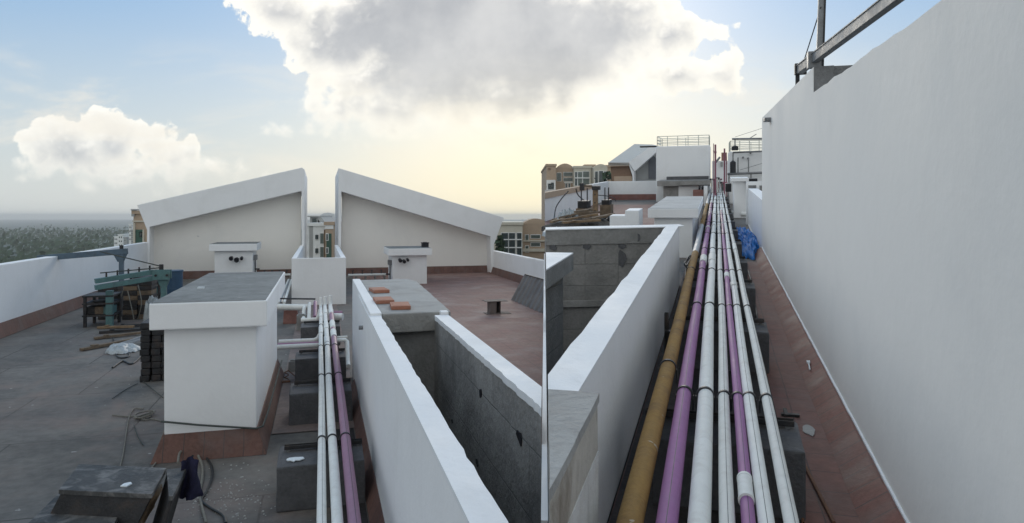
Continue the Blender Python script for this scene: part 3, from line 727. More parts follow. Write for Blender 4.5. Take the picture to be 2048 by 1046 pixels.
A = lp(322, 843, y=yr); B = lp(511, 857, y=yr)
g = MB(L); g.tube([A, (A[0]*.6+B[0]*.4, yr, A[2]*.6+B[2]*.4-.008), B, (B[0]+.07, yr+.06, B[2]), (B[0]+.09, yr+.5, B[2]+.02), (B[0]+.09, ybk-.2, B[2]+.01)], .011, 7)
tag(g.build('rope', ROPE_DK), 'dark rope stretched round the foot of the large duct block', 'rope')
rope(L, 'pale rope looping down the floor from the coil towards the steel boxes', [(287, 818), (268, 818), (258, 835), (252, 870), (247, 905), (240, 935)], .008, ROPE)
rope(L, 'rope looping over the left corner of the tile skirting', [(330, 858, .2), (322, 880, .12), (324, 900, .03), (315, 920), (300, 940)], .008, ROPE)
rope(L, 'grey hose loop beside the navy cloth in front of the duct block', [(356, 925, .1), (360, 905, .1), (375, 896, .1), (392, 905, .06), (404, 930), (405, 955), (400, 985), (403, 1010), (412, 1046)], .013, ROPE)
rope(L, 'wide hose loop on the floor right of the navy cloth', [(385, 912, .05), (405, 909), (422, 930), (424, 955), (412, 985), (403, 1000), (420, 1015), (445, 1030), (452, 1046)], .012, HOSE)
rope(L, 'thin dark crack-like cord on the floor beside the counterweights', [(225, 797), (250, 780), (275, 767)], .006, ROPE_DK)
rope(L, 'thin dark cord from the counterweights to the duct block corner', [(283, 760), (305, 778), (326, 795)], .006, ROPE_DK)
rope(L, 'short dark cord lying below the rope coil', [(268, 850), (275, 872), (286, 890)], .006, ROPE_DK)
rnd = random.Random(77)
for i, (px, py, rz_, ln, wy, mt, lab) in enumerate(((236, 672, .5, .9, 0, WOOD, 'dark plank on the floor left of the crumpled plastic sheet'), (250, 662, .15, 1.0, 0, STEEL_DK, 'dark steel bar lying under the hoist beam stack'), (232, 655, -.2, .8, 0, WOOD_POST, 'tan batten lying by the far left counterweights'), (262, 652, .05, .7, 0, STEEL_DK, 'short dark bar at the foot of the timber and counterweight stack'), (215, 690, .9, 1.1, 0, WOOD, 'long grey plank lying left of the plastic sheet'))):
    e = lp(px, py, z=.03); dx_, dy_ = math.cos(rz_)*ln/2, math.sin(rz_)*ln/2
    g = MB(L); g.beam((e[0]-dx_, e[1]-dy_, .035), (e[0]+dx_, e[1]+dy_, .05), .1, .05); g.beam((e[0]-dx_*.6, e[1]-dy_*.6, .075), (e[0]-dx_*.4, e[1]-dy_*.4, .08), .11, .02)
    tag(g.build('floor_plank', mt, bevel=.005), lab, 'plank', 'planks and bars on the left floor')
def frame_rack(lab, px0, px1, py, h, mt):
    A = lp(px0, py, z=0); B = lp(px1, py, y=A[1])
    t = thing(L, A, 'steel_rack', lab, 'rack', 'dark steel racks among the hoist gear'); t.location = L.w(((A[0]+B[0])/2, A[1], 0))
    for x in (A[0], B[0]):
        for y in (A[1], A[1]+.7): MB(L).box(x-.03, x+.03, y-.03, y+.03, .004, h).build('leg', mt, t)
    for z in (h*.35, h*.75, h): MB(L).box(A[0]-.05, B[0]+.05, A[1]-.05, A[1]+.75, z+.001, z+.04).build('shelf', mt, t)
    for k in range(3):
        x = A[0]+(B[0]-A[0])*(k+.5)/3; MB(L).box(x-.1, x+.09, A[1]+.1, A[1]+.5, h*.35+.042, h*.35+.042+h*.25).build('stored_block', (STEEL_DK, WOOD, TEAL)[k], t, bevel=.01)
frame_rack('dark steel rack of blocks behind the teal hoist beam', 262, 318, 612, .8, STEEL_DK)
frame_rack('low dark steel rack at the far left beside the hoist counterweights', 170, 222, 655, .7, STEEL_DK)
g = MB(L)
for i in range(260):
    px, py = (rnd.gauss(455, 42), rnd.gauss(1000, 26)) if i < 150 else (rnd.uniform(230, 560), rnd.uniform(700, 1040))
    e = lp(px, py, z=0); r_ = rnd.uniform(.003, .011)
    if abs(e[0]-(bx0+bx1)/2) < (bx1-bx0)/2+.15 and e[1] > Yb-.2: continue
    g.frust((e[0]-r_, e[0]+r_*.8, e[1]-r_, e[1]+r_*1.1), (e[0]-r_*.5, e[0]+r_*.5, e[1]-r_*.5, e[1]+r_*.5), .001, r_*.8)
tag(g.build('plaster_crumbs', CONC_LIGHT), 'pale plaster crumbs scattered on the grey roof floor', 'crumbs', kind='stuff')
for i, pts in enumerate(([(225, 735), (245, 722), (262, 728), (278, 716), (290, 700)], [(226, 700), (238, 715), (258, 712), (250, 698), (232, 690), (226, 676)], [(232, 640, .1), (240, 600, .5), (252, 575, .8), (262, 610, .4), (268, 640, .05)], [(275, 640, .05), (283, 605, .5), (276, 570, .9)])):
    rope(L, ['black hose snaking across the floor in front of the plastic sheet', 'looped black cable round the crumpled plastic sheet', 'pale rope hanging in a loop from the hoist beam', 'short pale rope hanging beside the timber stack'][i], pts, (.018, .014, .012, .012)[i], (HOSE, HOSE, ROPE, ROPE)[i], ('hose', 'cable', 'rope', 'rope')[i])
# near steel boxes, bottom left
zt = .62
def steel_box(lab, poly, z1, lean, fm=None):
    P = [lp(a, b, z=z1)[:2] for a, b in poly]
    t = thing(L, (P[1][0], P[1][1], 0), 'steel_counterweight', lab, 'counterweight', 'dark steel boxes in the near left corner')
    n = len(P)
    g = MB(L); g.add([(x-lean, y, .004) for x, y in P] + [(x, y, z1-.03) for x, y in P], [list(range(n)), list(range(2*n-1, n-1, -1))] + [(i, (i+1) % n, n+(i+1) % n, n+i) for i in range(n)])
    g.build('box_body', STEEL_DK, t, bevel=.006, rough=.006, cell=.05)
    cx = sum(p[0] for p in P)/n; cy = sum(p[1] for p in P)/n
    g = MB(L); g.prism([(cx+(x-cx)*1.03, cy+(y-cy)*1.03) for x, y in P], 'z', z1-.03, z1+.004); g.build('top_plate', STEEL_TOP, t, bevel=.003, rough=.006, cell=.05)
    return t
steel_box('wide scuffed steel box top in the near left corner below the rope coil', [(120, 980), (302, 988), (330, 937), (160, 930)], zt, .28)
steel_box('narrow dark steel box between the wide one and the navy cloth', [(338, 992), (346, 992), (373, 936), (334, 940)], zt, .16)
steel_box('lower dark steel box at the very bottom left corner of the floor', [(60, 1046), (226, 1046), (256, 992), (120, 986)], .45, .1)
A_ = lp(262, 1046, z=.40); B_ = lp(296, 1000, z=.40)
g = MB(L); g.beam((A_[0], A_[1]-.05, .36), (B_[0]+.02, B_[1]+.1, .46), .13, .05); g.beam((A_[0]-.05, A_[1], .30), (B_[0]-.02, B_[1]+.1, .33), .1, .05)
tag(g.build('timber_offcut', WOOD_POST, bevel=.005), 'tan timber offcuts wedged under the wide scuffed steel box', 'timber')
e = lp(253, 972, z=zt); g = MB(L); P = [(e[0]+a*.035, e[1]+b*.04) for a, b in ((-1, -.6), (.3, -1), (1, .2), (.5, 1), (-.6, .6))]
g.prism(P, 'z', zt+.005, zt+.014); tag(g.build('paint_flake', PAINT_SPLAT), 'pale paint flake on the wide scuffed steel box', 'paint flake')
# navy cloth draped over the box corner
e = lp(374, 938, z=zt)
rows = []
for i in range(15):
    row = []
    for j in range(11):
        u, v = i/14, j/10-.5
        x = e[0]+.02+v*.11*(1+.5*u)+.02*noise.noise(Vector((u*4, v*5, 1))); y = e[1]-.02+.05*math.cos(v*7+u*3)*(.3+u)+.05*(u-.2)
        z = zt+.10-u*.33+.03*noise.noise(Vector((u*5, v*6, 4)))-.05*abs(v)
        row.append((x, y, z))
    rows.append(row)
g = MB(L); g.sheet(rows); g.sheet([[(x+.005, y+.02, z-.004) for x, y, z in r_] for r_ in rows])
tag(g.build('navy_cloth', NAVY), 'navy blue cloth hung over the corner of the narrow steel box', 'cloth')

# ------------------------------------------------------------------ far buildings
def far_building(name, lab, px0, px1, py_top, wy, depth, wm, wins=(), bands=(), arch=0, group='distant apartment blocks', extra=None, zbase=-28):
    A = wp(px0, py_top, wy=wy); B = wp(px1, py_top, wy=wy)
    t = thing(W, ((A[0]+B[0])/2, wy, zbase), name, lab, 'building', group)
    g = MB(W); g.box(A[0], B[0], wy, wy+depth, zbase, A[2]); g.build('wall', wm, t)
    if arch:
        pts = [(A[0], A[2])] + [(A[0]+(B[0]-A[0])*k/10, A[2]+arch*wy/FPX*math.sin(math.pi*k/10)**.8) for k in range(1, 10)] + [(B[0], A[2])]
        g = MB(W); g.prism(pts, 'y', wy-.02, wy+depth*.5); g.build('curved_gable', wm, t)
    else:
        g = MB(W); g.box(A[0]-.1, B[0]+.1, wy-.12, wy+depth, A[2], A[2]+.28); g.build('coping', wm, t)
    for a, b, c_, d_, m in wins:
        p = wp(a, b, wy=wy); q = wp(c_, d_, wy=wy)
        f = MB(W).box(p[0]-.06, q[0]+.06, wy-.05, wy, q[2]-.06, p[2]+.06).build('window', WHITEW, t)
        MB(W).box(p[0], q[0], wy-.08, wy-.051, q[2], p[2]).build('pane', m, f)
    for a, b, c_, d_, m, pr in bands:
        p = wp(a, b, wy=wy); q = wp(c_, d_, wy=wy)
        MB(W).box(p[0], q[0], wy-pr, wy-.003, q[2], p[2]).build('facade_panel', m, t)
    return t
# between the gables
W1 = 62
far_building('apartment_block', 'white apartment block with green panel seen through the gap between sloped buildings', 611, 651, 452, W1, 14, WHITEW,
   wins=[(612, 470, 614, 478, GLASS), (612, 498, 614, 506, GLASS), (631, 470, 634, 478, GLASS), (634.5, 470, 637, 478, GLASS), (631, 497, 634, 506, GLASS), (634.5, 497, 637, 506, GLASS), (641, 467, 648, 487, GLASS_G), (641, 494, 648, 514, GLASS_G)],
   bands=[(618.5, 448, 626, 517, GREYW, .02), (650, 459, 651, 530, TANW, .4)])
far_building('apartment_block', 'green panelled tower wing with tan edge beside the white block in the gap', 650.5, 667, 450, W1-1, 12, TANW,
   wins=[(653, 468, 656, 480, GLASS), (653, 496, 656, 506, GLASS)], bands=[(650.5, 448, 667, 458, WHITEW, .06), (653, 467, 663, 530, GREENW, .04)])
p = wp(631, 440, wy=W1+4)
t = thing(W, (p[0], W1+4, wp(631, 452, wy=W1)[2]), 'roof_tank_house', 'grey tank house with slanted roof atop the white block in the gap', 'roof house')
q0 = wp(620, 450, wy=W1+3); q1 = wp(640, 434, wy=W1+3)
MB(W).box(q0[0], q1[0]-.2, W1+3, W1+7, q0[2]-.6, q1[2]).build('wall', GREYW, t)
MB(W).prism([(q1[0]-.3, q1[2]+.1), (q1[0]+.1, q1[2]), (q1[0]+.55, q0[2]+.2), (q1[0]+.2, q0[2]-.1)], 'y', W1+2.9, W1+7).build('slanted_slab', GREYW, t)
a, b = wp(625, 437, wy=W1+3), wp(633, 446, wy=W1+3)
MB(W).box(a[0], b[0], W1+2.93, W1+2.99, b[2], a[2]).build('opening', GLASS, t)
MB(W).box(q0[0]-.4, q1[0]+.1, W1+2.8, W1+7.1, q1[2]+.001, q1[2]+.12).build('roof_slab', GREYW, t)
# right of the right gable
far_building('apartment_block', 'pale apartment block with tall dark glazing right of the right sloped building', 985, 1045, 450, 70, 16, CREAMW,
   wins=[(1003, 466, 1016, 510, GLASS), (1018, 466, 1030, 512, GLASS), (1034, 466, 1043, 512, GLASS)], bands=[(1000, 478, 1044, 480, WHITEW, .15), (1000, 494, 1044, 496, WHITEW, .15)])
far_building('apartment_block', 'tan apartment block with curved gable beside the pale glazed block', 1044, 1100, 449, 72, 16, TANW, arch=12,
   wins=[(1051, 470, 1057, 482, GLASS_G), (1051, 492, 1057, 504, GLASS_G), (1062, 470, 1080, 476, GLASS_G), (1062, 486, 1080, 492, GLASS_G)], bands=[(1046, 480, 1100, 483, CREAMW, .2), (1046, 497, 1100, 503, CREAMW, .2)])
# left edge
far_building('apartment_block', 'tan and green block peeping out left of the left sloped building', 267, 310, 428, 58, 12, TANW,
   wins=[(281, 465, 284, 473, GLASS)], bands=[(266, 441, 310, 444, CREAMW, .1), (268, 446, 271.5, 500, CREAMW, .15), (272, 459, 286, 500, GREENW, .05), (286.5, 459, 289, 500, CREAMW, .12)])
p = wp(264, 421, wy=58); q = wp(274, 428, wy=58)
g = MB(W); g.box(p[0], q[0], 57.8, 60, q[2]+.3, p[2]+.12); g.box(p[0], p[0]+.25, 57.9, 58.3, q[2]-.2, q[2]+.3)
tag(g.build('roof_canopy', GREYW), 'small grey canopy on the roof of the far left tan block', 'canopy')
rnd = random.Random(4)
for i, (a, b, top, wy) in enumerate(((258, 264, 450, 190), (262, 267, 462, 150), (236, 246, 470, 230), (247, 254, 476, 210), (228, 236, 474, 260))):
    wv = []
    for k in range(4):
        for j in range(2):
            xx = a+(b-a)*(.2+.4*j); yy = top+3+k*8
            wv.append((xx, yy, xx+(b-a)*.2, yy+3, GLASS))
    far_building('apartment_block', ['slim white tower far off at the left edge', 'narrow grey block close behind the left tan block', 'pale hazy block far off above the left parapet', 'second pale hazy block, between the two slim ones', 'hazy grey block at the far left skyline'][i], a, b, top, wy, 14, (WHITEW, GREYW)[i % 2], wins=wv)
# right scene: far blocks on the left
WY = 95
far_building('apartment_block', 'tan block with white lower storey at the left end of the right roofscape', 1093, 1112, 332, WY, 16, TANW, wins=[(1097, 368, 1101, 378, GLASS), (1103, 366, 1107, 378, GLASS)], bands=[(1096, 336, 1101, 340, BROWNR, .05), (1093, 360, 1111, 394, WHITEW, .05)])
far_building('apartment_block', 'tan block with curved gable and dull greenish glazing', 1112, 1148, 336, WY+2, 16, TANW, arch=9, wins=[(1114, 346, 1122, 362, GLASS_G), (1127, 345, 1145, 352, GLASS_G), (1127, 356, 1145, 362, GLASS_G), (1131, 367, 1134, 375, GLASS), (1137, 367, 1140, 375, GLASS)], bands=[(1128, 363.5, 1148, 366, WHITEW, .1)])
far_building('apartment_block', 'white block with tall dark windows next to the tan curved one', 1148, 1183, 336, WY, 16, CREAMW, wins=[(1150, 344, 1154, 371, GLASS), (1156, 344, 1164, 371, GLASS_G), (1166, 343, 1178, 371, GLASS_G)], bands=[(1149, 355, 1180, 357, WHITEW, .2)])
far_building('apartment_block', 'narrow brown recessed block between two pale glazed blocks', 1170, 1190, 333, WY+3, 14, TANW, wins=[(1178, 340, 1187, 366, GLASS_G)], bands=[(1170, 348, 1190, 350, BROWNR, .15)])
far_building('apartment_block', 'pale block with curved gable and three tall dark windows', 1188, 1215, 334, WY-2, 16, CREAMW, arch=6, wins=[(1190, 343, 1195.5, 366, GLASS), (1198, 342, 1206, 366, GLASS), (1208, 343, 1212, 364, GLASS)])
far_building('apartment_block', 'brown block partly hidden by the angular tan roof building', 1212, 1232, 334, WY+4, 16, TANW, wins=[(1217, 346, 1225, 358, GLASS_G)])
# trees
def tree(lab, px, py_top, wy, wdt, zb=-28):
    p = wp(px, py_top, wy=wy); h = p[2]-zb
    t = thing(W, (p[0], wy, zb), 'broadleaf_tree', lab, 'tree', 'trees beyond the roofs')
    MB(W).tube([(p[0], wy, zb), (p[0]+.2, wy, zb+h*.6)], .35, 8, r2=.15).build('trunk', WOOD, t)
    rnd = random.Random(px); g = MB(W)
    for i in range(700):
        a = rnd.uniform(0, 6.28); zz = rnd.random(); rr = wdt*(.35+.65*math.sin(math.pi*min(1, zz*.9+.1)))*rnd.random()**.5
        c = Vector((p[0]+math.cos(a)*rr, wy+math.sin(a)*rr, p[2]-h*.55*(1-zz)))
        if noise.noise(c*.5) < -.2: continue
        s_ = rnd.uniform(.2, .5); u = Vector((rnd.gauss(0, 1), rnd.gauss(0, 1), rnd.gauss(0, 1))).normalized(); v = u.orthogonal().normalized()
        w_ = u.cross(v)
        g.add([c+v*s_, c+w_*s_*.7, c-v*s_, c-w_*s_*.7], [(0, 1, 2, 3)])
    g.build('crown', FOL, t)
tree('dark tree in front of the far brown and pale blocks', 1221, 346, 84, 2.2)
tree('dark tree beside the pale glazed block right of the sloped roof', 999, 474, 64, .9)
tree('tree beyond the gap, right of the green panelled wing', 672, 452, 66, 1.3)
# far woods
g = MB(W); rnd = random.Random(11)
for i in range(11000):
    wy = 240+900*rnd.random()**1.6; px = rnd.uniform(-80, 700); x_ = (px-1024)/FPX*wy
    top = 6+9*(noise.noise(Vector((x_*.03, wy*.03, 0)))+.6)+4*noise.noise(Vector((x_*.12, wy*.12, 5)))
    c = Vector((x_, wy, -28+max(1, top)*rnd.uniform(.5, 1)))
    s_ = rnd.uniform(.9, 2.4); u = Vector((rnd.gauss(0, .8), rnd.gauss(-1, .6), rnd.gauss(.4, .7))).normalized(); v = u.orthogonal().normalized(); w_ = u.cross(v)
    g.add([c+v*s_, c+w_*s_*.7, c-v*s_, c-w_*s_*.7], [(0, 1, 2, 3)])
tag(g.build('woods', FOL), 'hazy far-off woods beyond the left parapet', 'woods', kind='stuff')
g = MB(W); rows = []
for j, (wy, k) in enumerate(((3300, 0), (3600, 1), (4200, .6))):
    row = []
    for i in range(61):
        px = 540+220*i/60
        hh = 26*math.exp(-((px-655)/22)**2)+14*math.exp(-((px-690)/18)**2)+3*noise.noise(Vector((px*.1, 0, 0)))+4
        row.append(((px-1024)/FPX*wy, wy, -28+k*(max(0, hh)*wy/FPX)*.62))
    rows.append(row)
g.sheet(rows); tag(g.build('hill', HILL), 'faint far hill seen through the gap', 'hill', kind='structure')

# ------------------------------------------------------------------ RIGHT: pit
YP0 = .6
t = thing(R, (XPW, YP0, 0), 'pit_wall', 'long white wall with chipped inner edge right of the open concrete pit', 'wall', 'walls round the right open pit')
MB(R).box(XPI+.012, XPW-.012, YP0, YPB-.3, -1.6, ZPW-.012).build('block_core', mat('blockwork_side_ramp', (.235, .23, .22), .9, .18, 3, .5, 24, dirt=(.12, .12, .12), dirt_amt=.6, dirt_scale=1.2, brick=('yz', .62, .23, .012, (.17, .165, .16), .5), frame=R), t, clip='R')
MB(R).box(XPW-.012, XPW, YP0, YPB, 0, ZPW-.012).build('white_face', WHITE, t, clip='R')
inner = jag((XPI, YP0), (XPI, YPB-.27), 40, .009, 9)
MB(R).prism([(XPW+.003, YP0), (XPW+.003, YPB-.27)] + inner[::-1], 'z', ZPW-.014, ZPW+.004).build('plaster_top', PLASTER_TOP, t, clip='R')
YPI = rp(1330, 456, z=ZPW)[1]
PB0 = rp(1095, 455, z=ZPW); PB1 = rp(1095, 462, z=ZPW); PI1 = rp(1338, 455.5, z=ZPW)
def PBX(k): return (PB0[0]+(XPW-PB0[0])*k, PB0[1]+(YPB-PB0[1])*k)
t = thing(R, (-2, YPB, 0), 'pit_wall', 'grey blockwork end wall of the open pit with a white chipped top', 'wall', 'walls round the right open pit')
MO = Vector((PB0[0]-XPW, PB0[1]-YPB)); MO.normalize()       # the end wall runs a little askew to the pipes
NI = Vector((MO.y, -MO.x)) if MO.y*1 < 0 and False else Vector((-MO.y, MO.x))
if NI.y > 0: NI = -NI
def ew(a, b): q = Vector((XPW, YPB)) + MO*a + NI*b; return (q.x, q.y)
EWT = .36
MB(R).prism([ew(.12, .012), ew(4.5, .012), ew(4.5, EWT), ew(.12, EWT)], 'z', -1.6, ZPW-.05).build('block_core', BLK_XZ, t, clip='R')
MB(R).prism([ew(.2, EWT-.01), ew(4.5, EWT-.01), ew(4.5, EWT+.05), ew(.2, EWT+.05)], 'z', -.24, -.14).build('ledge', CONC, t, clip='R')
MB(R).prism([ew(.2, EWT-.01), ew(4.5, EWT-.01), ew(4.5, EWT+.02), ew(.2, EWT+.02)], 'z', ZPW-.26, ZPW-.014).build('tie_beam', CONC, t, clip='R', rough=.006)
rj = random.Random(10)
inner = [ew(.22+4.3*q/50, EWT+.03+rj.uniform(-.012, .012)) for q in range(51)]
MB(R).prism(inner + [ew(4.5, -.003), ew(-.003, -.003), ew(-.003, .3)], 'z', ZPW-.012, ZPW+.005).build('plaster_top', PLASTER_TOP, t, clip='R')
for i, (px, py, rx, rz) in enumerate(((1172, 493, .09, .04), (1243, 492, .06, .05), (1274, 475, .05, .07), (1243, 518, .07, .13), (1325, 486, .05, .06), (1105, 494, .07, .05))):
    lo, hi = 0, 4
    for _ in range(40):
        q_ = ew((lo+hi)/2, EWT+.004); e_ = rp(px, py, y=q_[1])
        if e_[0] < q_[0]: lo = (lo+hi)/2
        else: hi = (lo+hi)/2
    e = (q_[0], q_[1], e_[2]); YB_ = q_[1]
    P = [(e[0]+rx*(1+.3*random.uniform(-1, 1))*math.cos(a), e[2]+rz*(1+.3*random.uniform(-1, 1))*math.sin(a)) for a in [k*math.pi/5 for k in range(10)]]
    MB(R).prism(P, 'y', YB_-.012, YB_+.03).build('bolt_hole', CONC_DARK, t)
# beam inside the pit with white top
A = rp(1147, 506, z=ZPW); B = rp(1095, 538, z=ZPW)
t = thing(R, (A[0], A[1], -1.6), 'pit_beam', 'concrete cross beam with white top inside the open pit at its left edge', 'beam')
yb0 = A[1]-3.2
dsl = (B[0]-A[0])/(B[1]-A[1])
P = [(A[0], A[1]), (A[0]+dsl*-3.2, A[1]-3.2), (-6, A[1]-3.2), (-6, A[1])]
MB(R).prism(P, 'z', ZPW-.2, ZPW-.01).build('beam', CONC, t, clip='R', rough=.004)
MB(R).prism([(x*.995-.01, y) for x, y in P], 'z', ZPW-.01, ZPW+.004).build('white_top', PLASTER_TOP, t, clip='R')
MB(R).prism([(x-.12, y-.03) for x, y in P], 'z', -1.6, ZPW-.2).build('web_wall', BLK_XZ, t, clip='R')
# near concrete block
zt = ZPW+.02
A = rp(1199, 786, z=zt)
t = thing(R, (A[0], A[1], 0), 'concrete_plinth', 'near concrete plinth with stained peeling side at the bottom left of the pipe walkway', 'plinth')
P = [(A[0], A[1]), (A[0], .3), (-3, .3), (-3, A[1]+.02)]
MB(R).prism(P, 'z', zt-.04, zt).build('concrete_top', CONC_LIGHT, t, clip='R', rough=.005)
MB(R).prism([(A[0]-.008, A[1]-.005), (A[0]-.008, .3), (-3, .3), (-3, A[1])], 'z', zt-.26, zt-.04).build('stained_side', STAINED, t, clip='R', rough=.004)
MB(R).prism([(A[0]-.004, A[1]-.003), (A[0]-.004, .3), (-3, .3), (-3, A[1])], 'z', -.3, zt-.26).build('white_side', WHITE_DIRTY, t, clip='R', rough=.003)
# ------------------------------------------------------------------ RIGHT: pipes
ZR = .56
spec = [(1259, .056, [(0, 3)], None, 'thick ochre painted pipe running closest to the white pit wall'),
        (1332, .047, [(0, 1)], .05, 'thick purple pipe with a thin printed line beside the ochre one'),
        (1397, .049, [(0, 0)], None, 'thickest white pipe between the two purple-side pipes'),
        (1456, .034, [(0, 5)], .1, 'slim white pipe left of the narrow purple pipe'),
        (1497, .030, [(0, 1)], .1, 'narrow purple pipe with a white coupling near the front'),
        (1533, .035, [(0, 0)], .0, 'slim white pipe right of the narrow purple pipe'),
        (1585, .032, [(0, 5)], .3, 'outermost white pipe nearest the tall white wall')]
def Ry(py, z=ZR+.02): return rp(1434, py, z=z)[1]
yb = [Ry(785), Ry(610), Ry(540), Ry(498), Ry(467), Ry(445), Ry(429), Ry(416), Ry(407), Ry(400), Ry(394), Ry(389), Ry(385.5)]
YE = Ry(374)
RX = []
for i, (px, r, segs, ang, lab) in enumerate(spec):
    x = rp(px, 1046, z=ZR+r*.3)[0]; RX.append(x)
    if i == 0: segs = [(0, 3), (Ry(505), 4), (Ry(450), 3), (Ry(408), 4)]
    if i == 1: segs = [(0, 1), (Ry(430), 2), (Ry(405), 0)]
    if i == 4: segs = [(0, 1), (Ry(470), 2), (Ry(420), 0)]
    rd = random.Random(i)
    cp = []
    if i == 4: cp = [(Ry(985), Ry(945), 0), (Ry(552), Ry(545), 0)]
    if i == 1: cp = [(Ry(524), Ry(513), 0)]
    if i == 2: cp = [(Ry(522), Ry(509), 0)]
    if i == 6: cp = [(Ry(499), Ry(487), 0)]
    if i == 5: cp = [(Ry(570), Ry(563), 5)]
    if i: cp = cp + [(y, y+.16, 0 if rd.random() < .8 else 5) for y in (Ry(458-3*i), Ry(422+2*(i % 3)), Ry(403))]
    t = long_pipe(R, 'service_pipe', lab, x, ZR, r, .5, YE+rd.uniform(-2.5, 0), segs, yb if i else [Ry(735), Ry(540)], cp, ang, 'seven long pipes on the right roof')
rlabs = ['pipe support nearest the viewer under the right pipe run', 'pipe support second from the viewer under the right pipe run', 'pipe support third up the right run, left of open walkway', 'pipe support just before the blue tarpaulin', 'pipe support beside the blue tarpaulin', 'pipe support just beyond the blue tarpaulin', 'pipe support level with the small white block cap', 'pipe support level with the fallen white pipe', 'pipe support level with the far grey slab', 'pipe support near the white pillar shaft', 'pipe support near the black boxes', 'pipe support before the maroon risers', 'farthest pipe support under the right pipe run']
zs = .41
s0 = support(R, RX[0]-.02, RX[6]+.19, yb[0]-.45, yb[0]+.05, zs, 'dark concrete '+rlabs[0], 'concrete supports under the right pipes', RX[0]-.1, RX[6]+.16)
for i, y in enumerate(yb[1:]):
    dup(s0, s0.location + R.w((0, y, 0)) - R.w((0, yb[0], 0)), 'dark concrete '+rlabs[i+1])
# angle bracket standing by the ochre pipe
e = rp(1316, 720, z=.2)
t = thing(R, (RX[0]-.12, e[1], 0), 'angle_bracket', 'dark upright steel angle between pit wall and ochre pipe', 'bracket')
MB(R).box(RX[0]-.13, RX[0]-.125, e[1]-.03, e[1]+.03, .0, .66).box(RX[0]-.125, RX[0]-.09, e[1]+.024, e[1]+.03, .0, .66).build('angle', STEEL_DK, t)
MB(R).box(RX[0]-.13, RX[0]+.05, e[1]-.03, e[1]+.03, .47, .49).build('foot', STEEL_DK, t)
g = MB(R); e = rp(1380, 520, z=.3)
for k in range(5):
    g.tube([(RX[0]-.15+.05*math.cos(a*.5+k), e[1]+.7*math.sin(a*.5), .1+.05*k+.02*math.sin(a*1.3)) for a in range(14)], .012, 6)
tag(g.build('cable_bundle', HOSE), 'tangle of dark cable beside the ochre pipe and pit wall corner', 'cable')
# ------------------------------------------------------------------ RIGHT: tall wall
YW1 = rp(1524, 240, x=XBW)[1]; YNt = rp(1627, 185, x=XBW)[1]
zlo = rp(1627, 185, x=XBW)[2]; zhi = rp(1524, 236, x=XBW)[2]
t = thing(R, (XBW, YW1, 0), 'tall_wall', 'tall cream white wall on the right with a notched broken top', 'wall')
rnd = random.Random(2)
top = [(.2+(YNt-.2)*k/40, zlo+.0+rnd.uniform(-.012, .008)*(k < 36)) for k in range(41)]
P = [(.2, 0)] + top + [(YNt+.01, zhi-.0)] + [(YW1-.12, zhi), (YW1-.04, zhi-.03), (YW1, zhi-.12), (YW1, 0)]
MB(R).prism(P, 'x', XBW, XBW+.012).build('plaster_face', WHITE_WARM, t)
MB(R).prism([(a+.0, b-.002) for a, b in P], 'x', XBW+.012, XBW+.2).build('wall_core', WHITE_WARM, t)
MB(R).box(XBW+.004, XBW+.197, YNt-.03, YNt-.002, zlo-.1, zhi+.002).build('broken_end', GREYCONC_EDGE, t, rough=.008, cell=.04)
MB(R).box(XBW+.2, XBW+1.3, YNt+.05, YNt+.3, 0, zhi+.004).build('cross_wall', GREYCONC_EDGE, t, rough=.01)
MB(R).box(XBW+.2, XBW+4, YW1-.25, YW1-.01, 0, zhi-.2).build('end_return', WHITE_WARM, t)
MB(R).box(XBW+.205, XBW+4, YNt+.4, YW1-.3, zlo-.3, zlo-.1).build('roof_slab', CONC, t)
e = rp(1540, 240, x=XBW)
MB(R).box(XBW-.12, XBW+.01, e[1]-.3, e[1]+.1, e[2]-.035, e[2]+.035).build('pipe_stub', STEEL, t, bevel=.01)
MB(R).prism([(XBW, .009), (XBW-.20, .009), (XBW-.03, .13), (XBW, .13)], 'y', .2, YW1).build('tile_skirting', SK_RY, t)
inner = jag((XBW-.012, .2), (XBW-.012, YW1), 90, .008, 12)
MB(R).box(XBW-.015, XBW+.001, .2, YW1, .13, .145).build('plaster_edge', PLASTER_TOP, t, rough=.006)
# low wall beyond
YL1 = rp(1496, 400, x=XBW)[1]; zl = rp(1524, 400, x=XBW)[2]
t = thing(R, (XBW, YL1, 0), 'low_wall', 'low white wall continuing beyond the tall wall on the right', 'wall')
MB(R).box(XBW, XBW+.3, YW1+.01, YL1, 0, zl).build('wall', WHITE, t, bevel=.01)
MB(R).box(XBW-.015, XBW, YW1+.01, YL1-.5, .0, .05).build('plaster_edge', PLASTER_TOP, t)
MB(R).box(XBW+.35, XBW+1.5, YL1-.5, YL1-.2, 0, zl+.1).build('cross_wall', CONC, t)
MB(R).box(XBW-.06, XBW+1.5, YL1, YL1+.14, 0, zl+.22).build('end_wall', WHITE, t, bevel=.01)
MB(R).box(XBW+.01, XBW+.26, YL1-.016, YL1-.002, zl-.2, zl+.1).build('grey_patch', GREYCONC_EDGE, t)
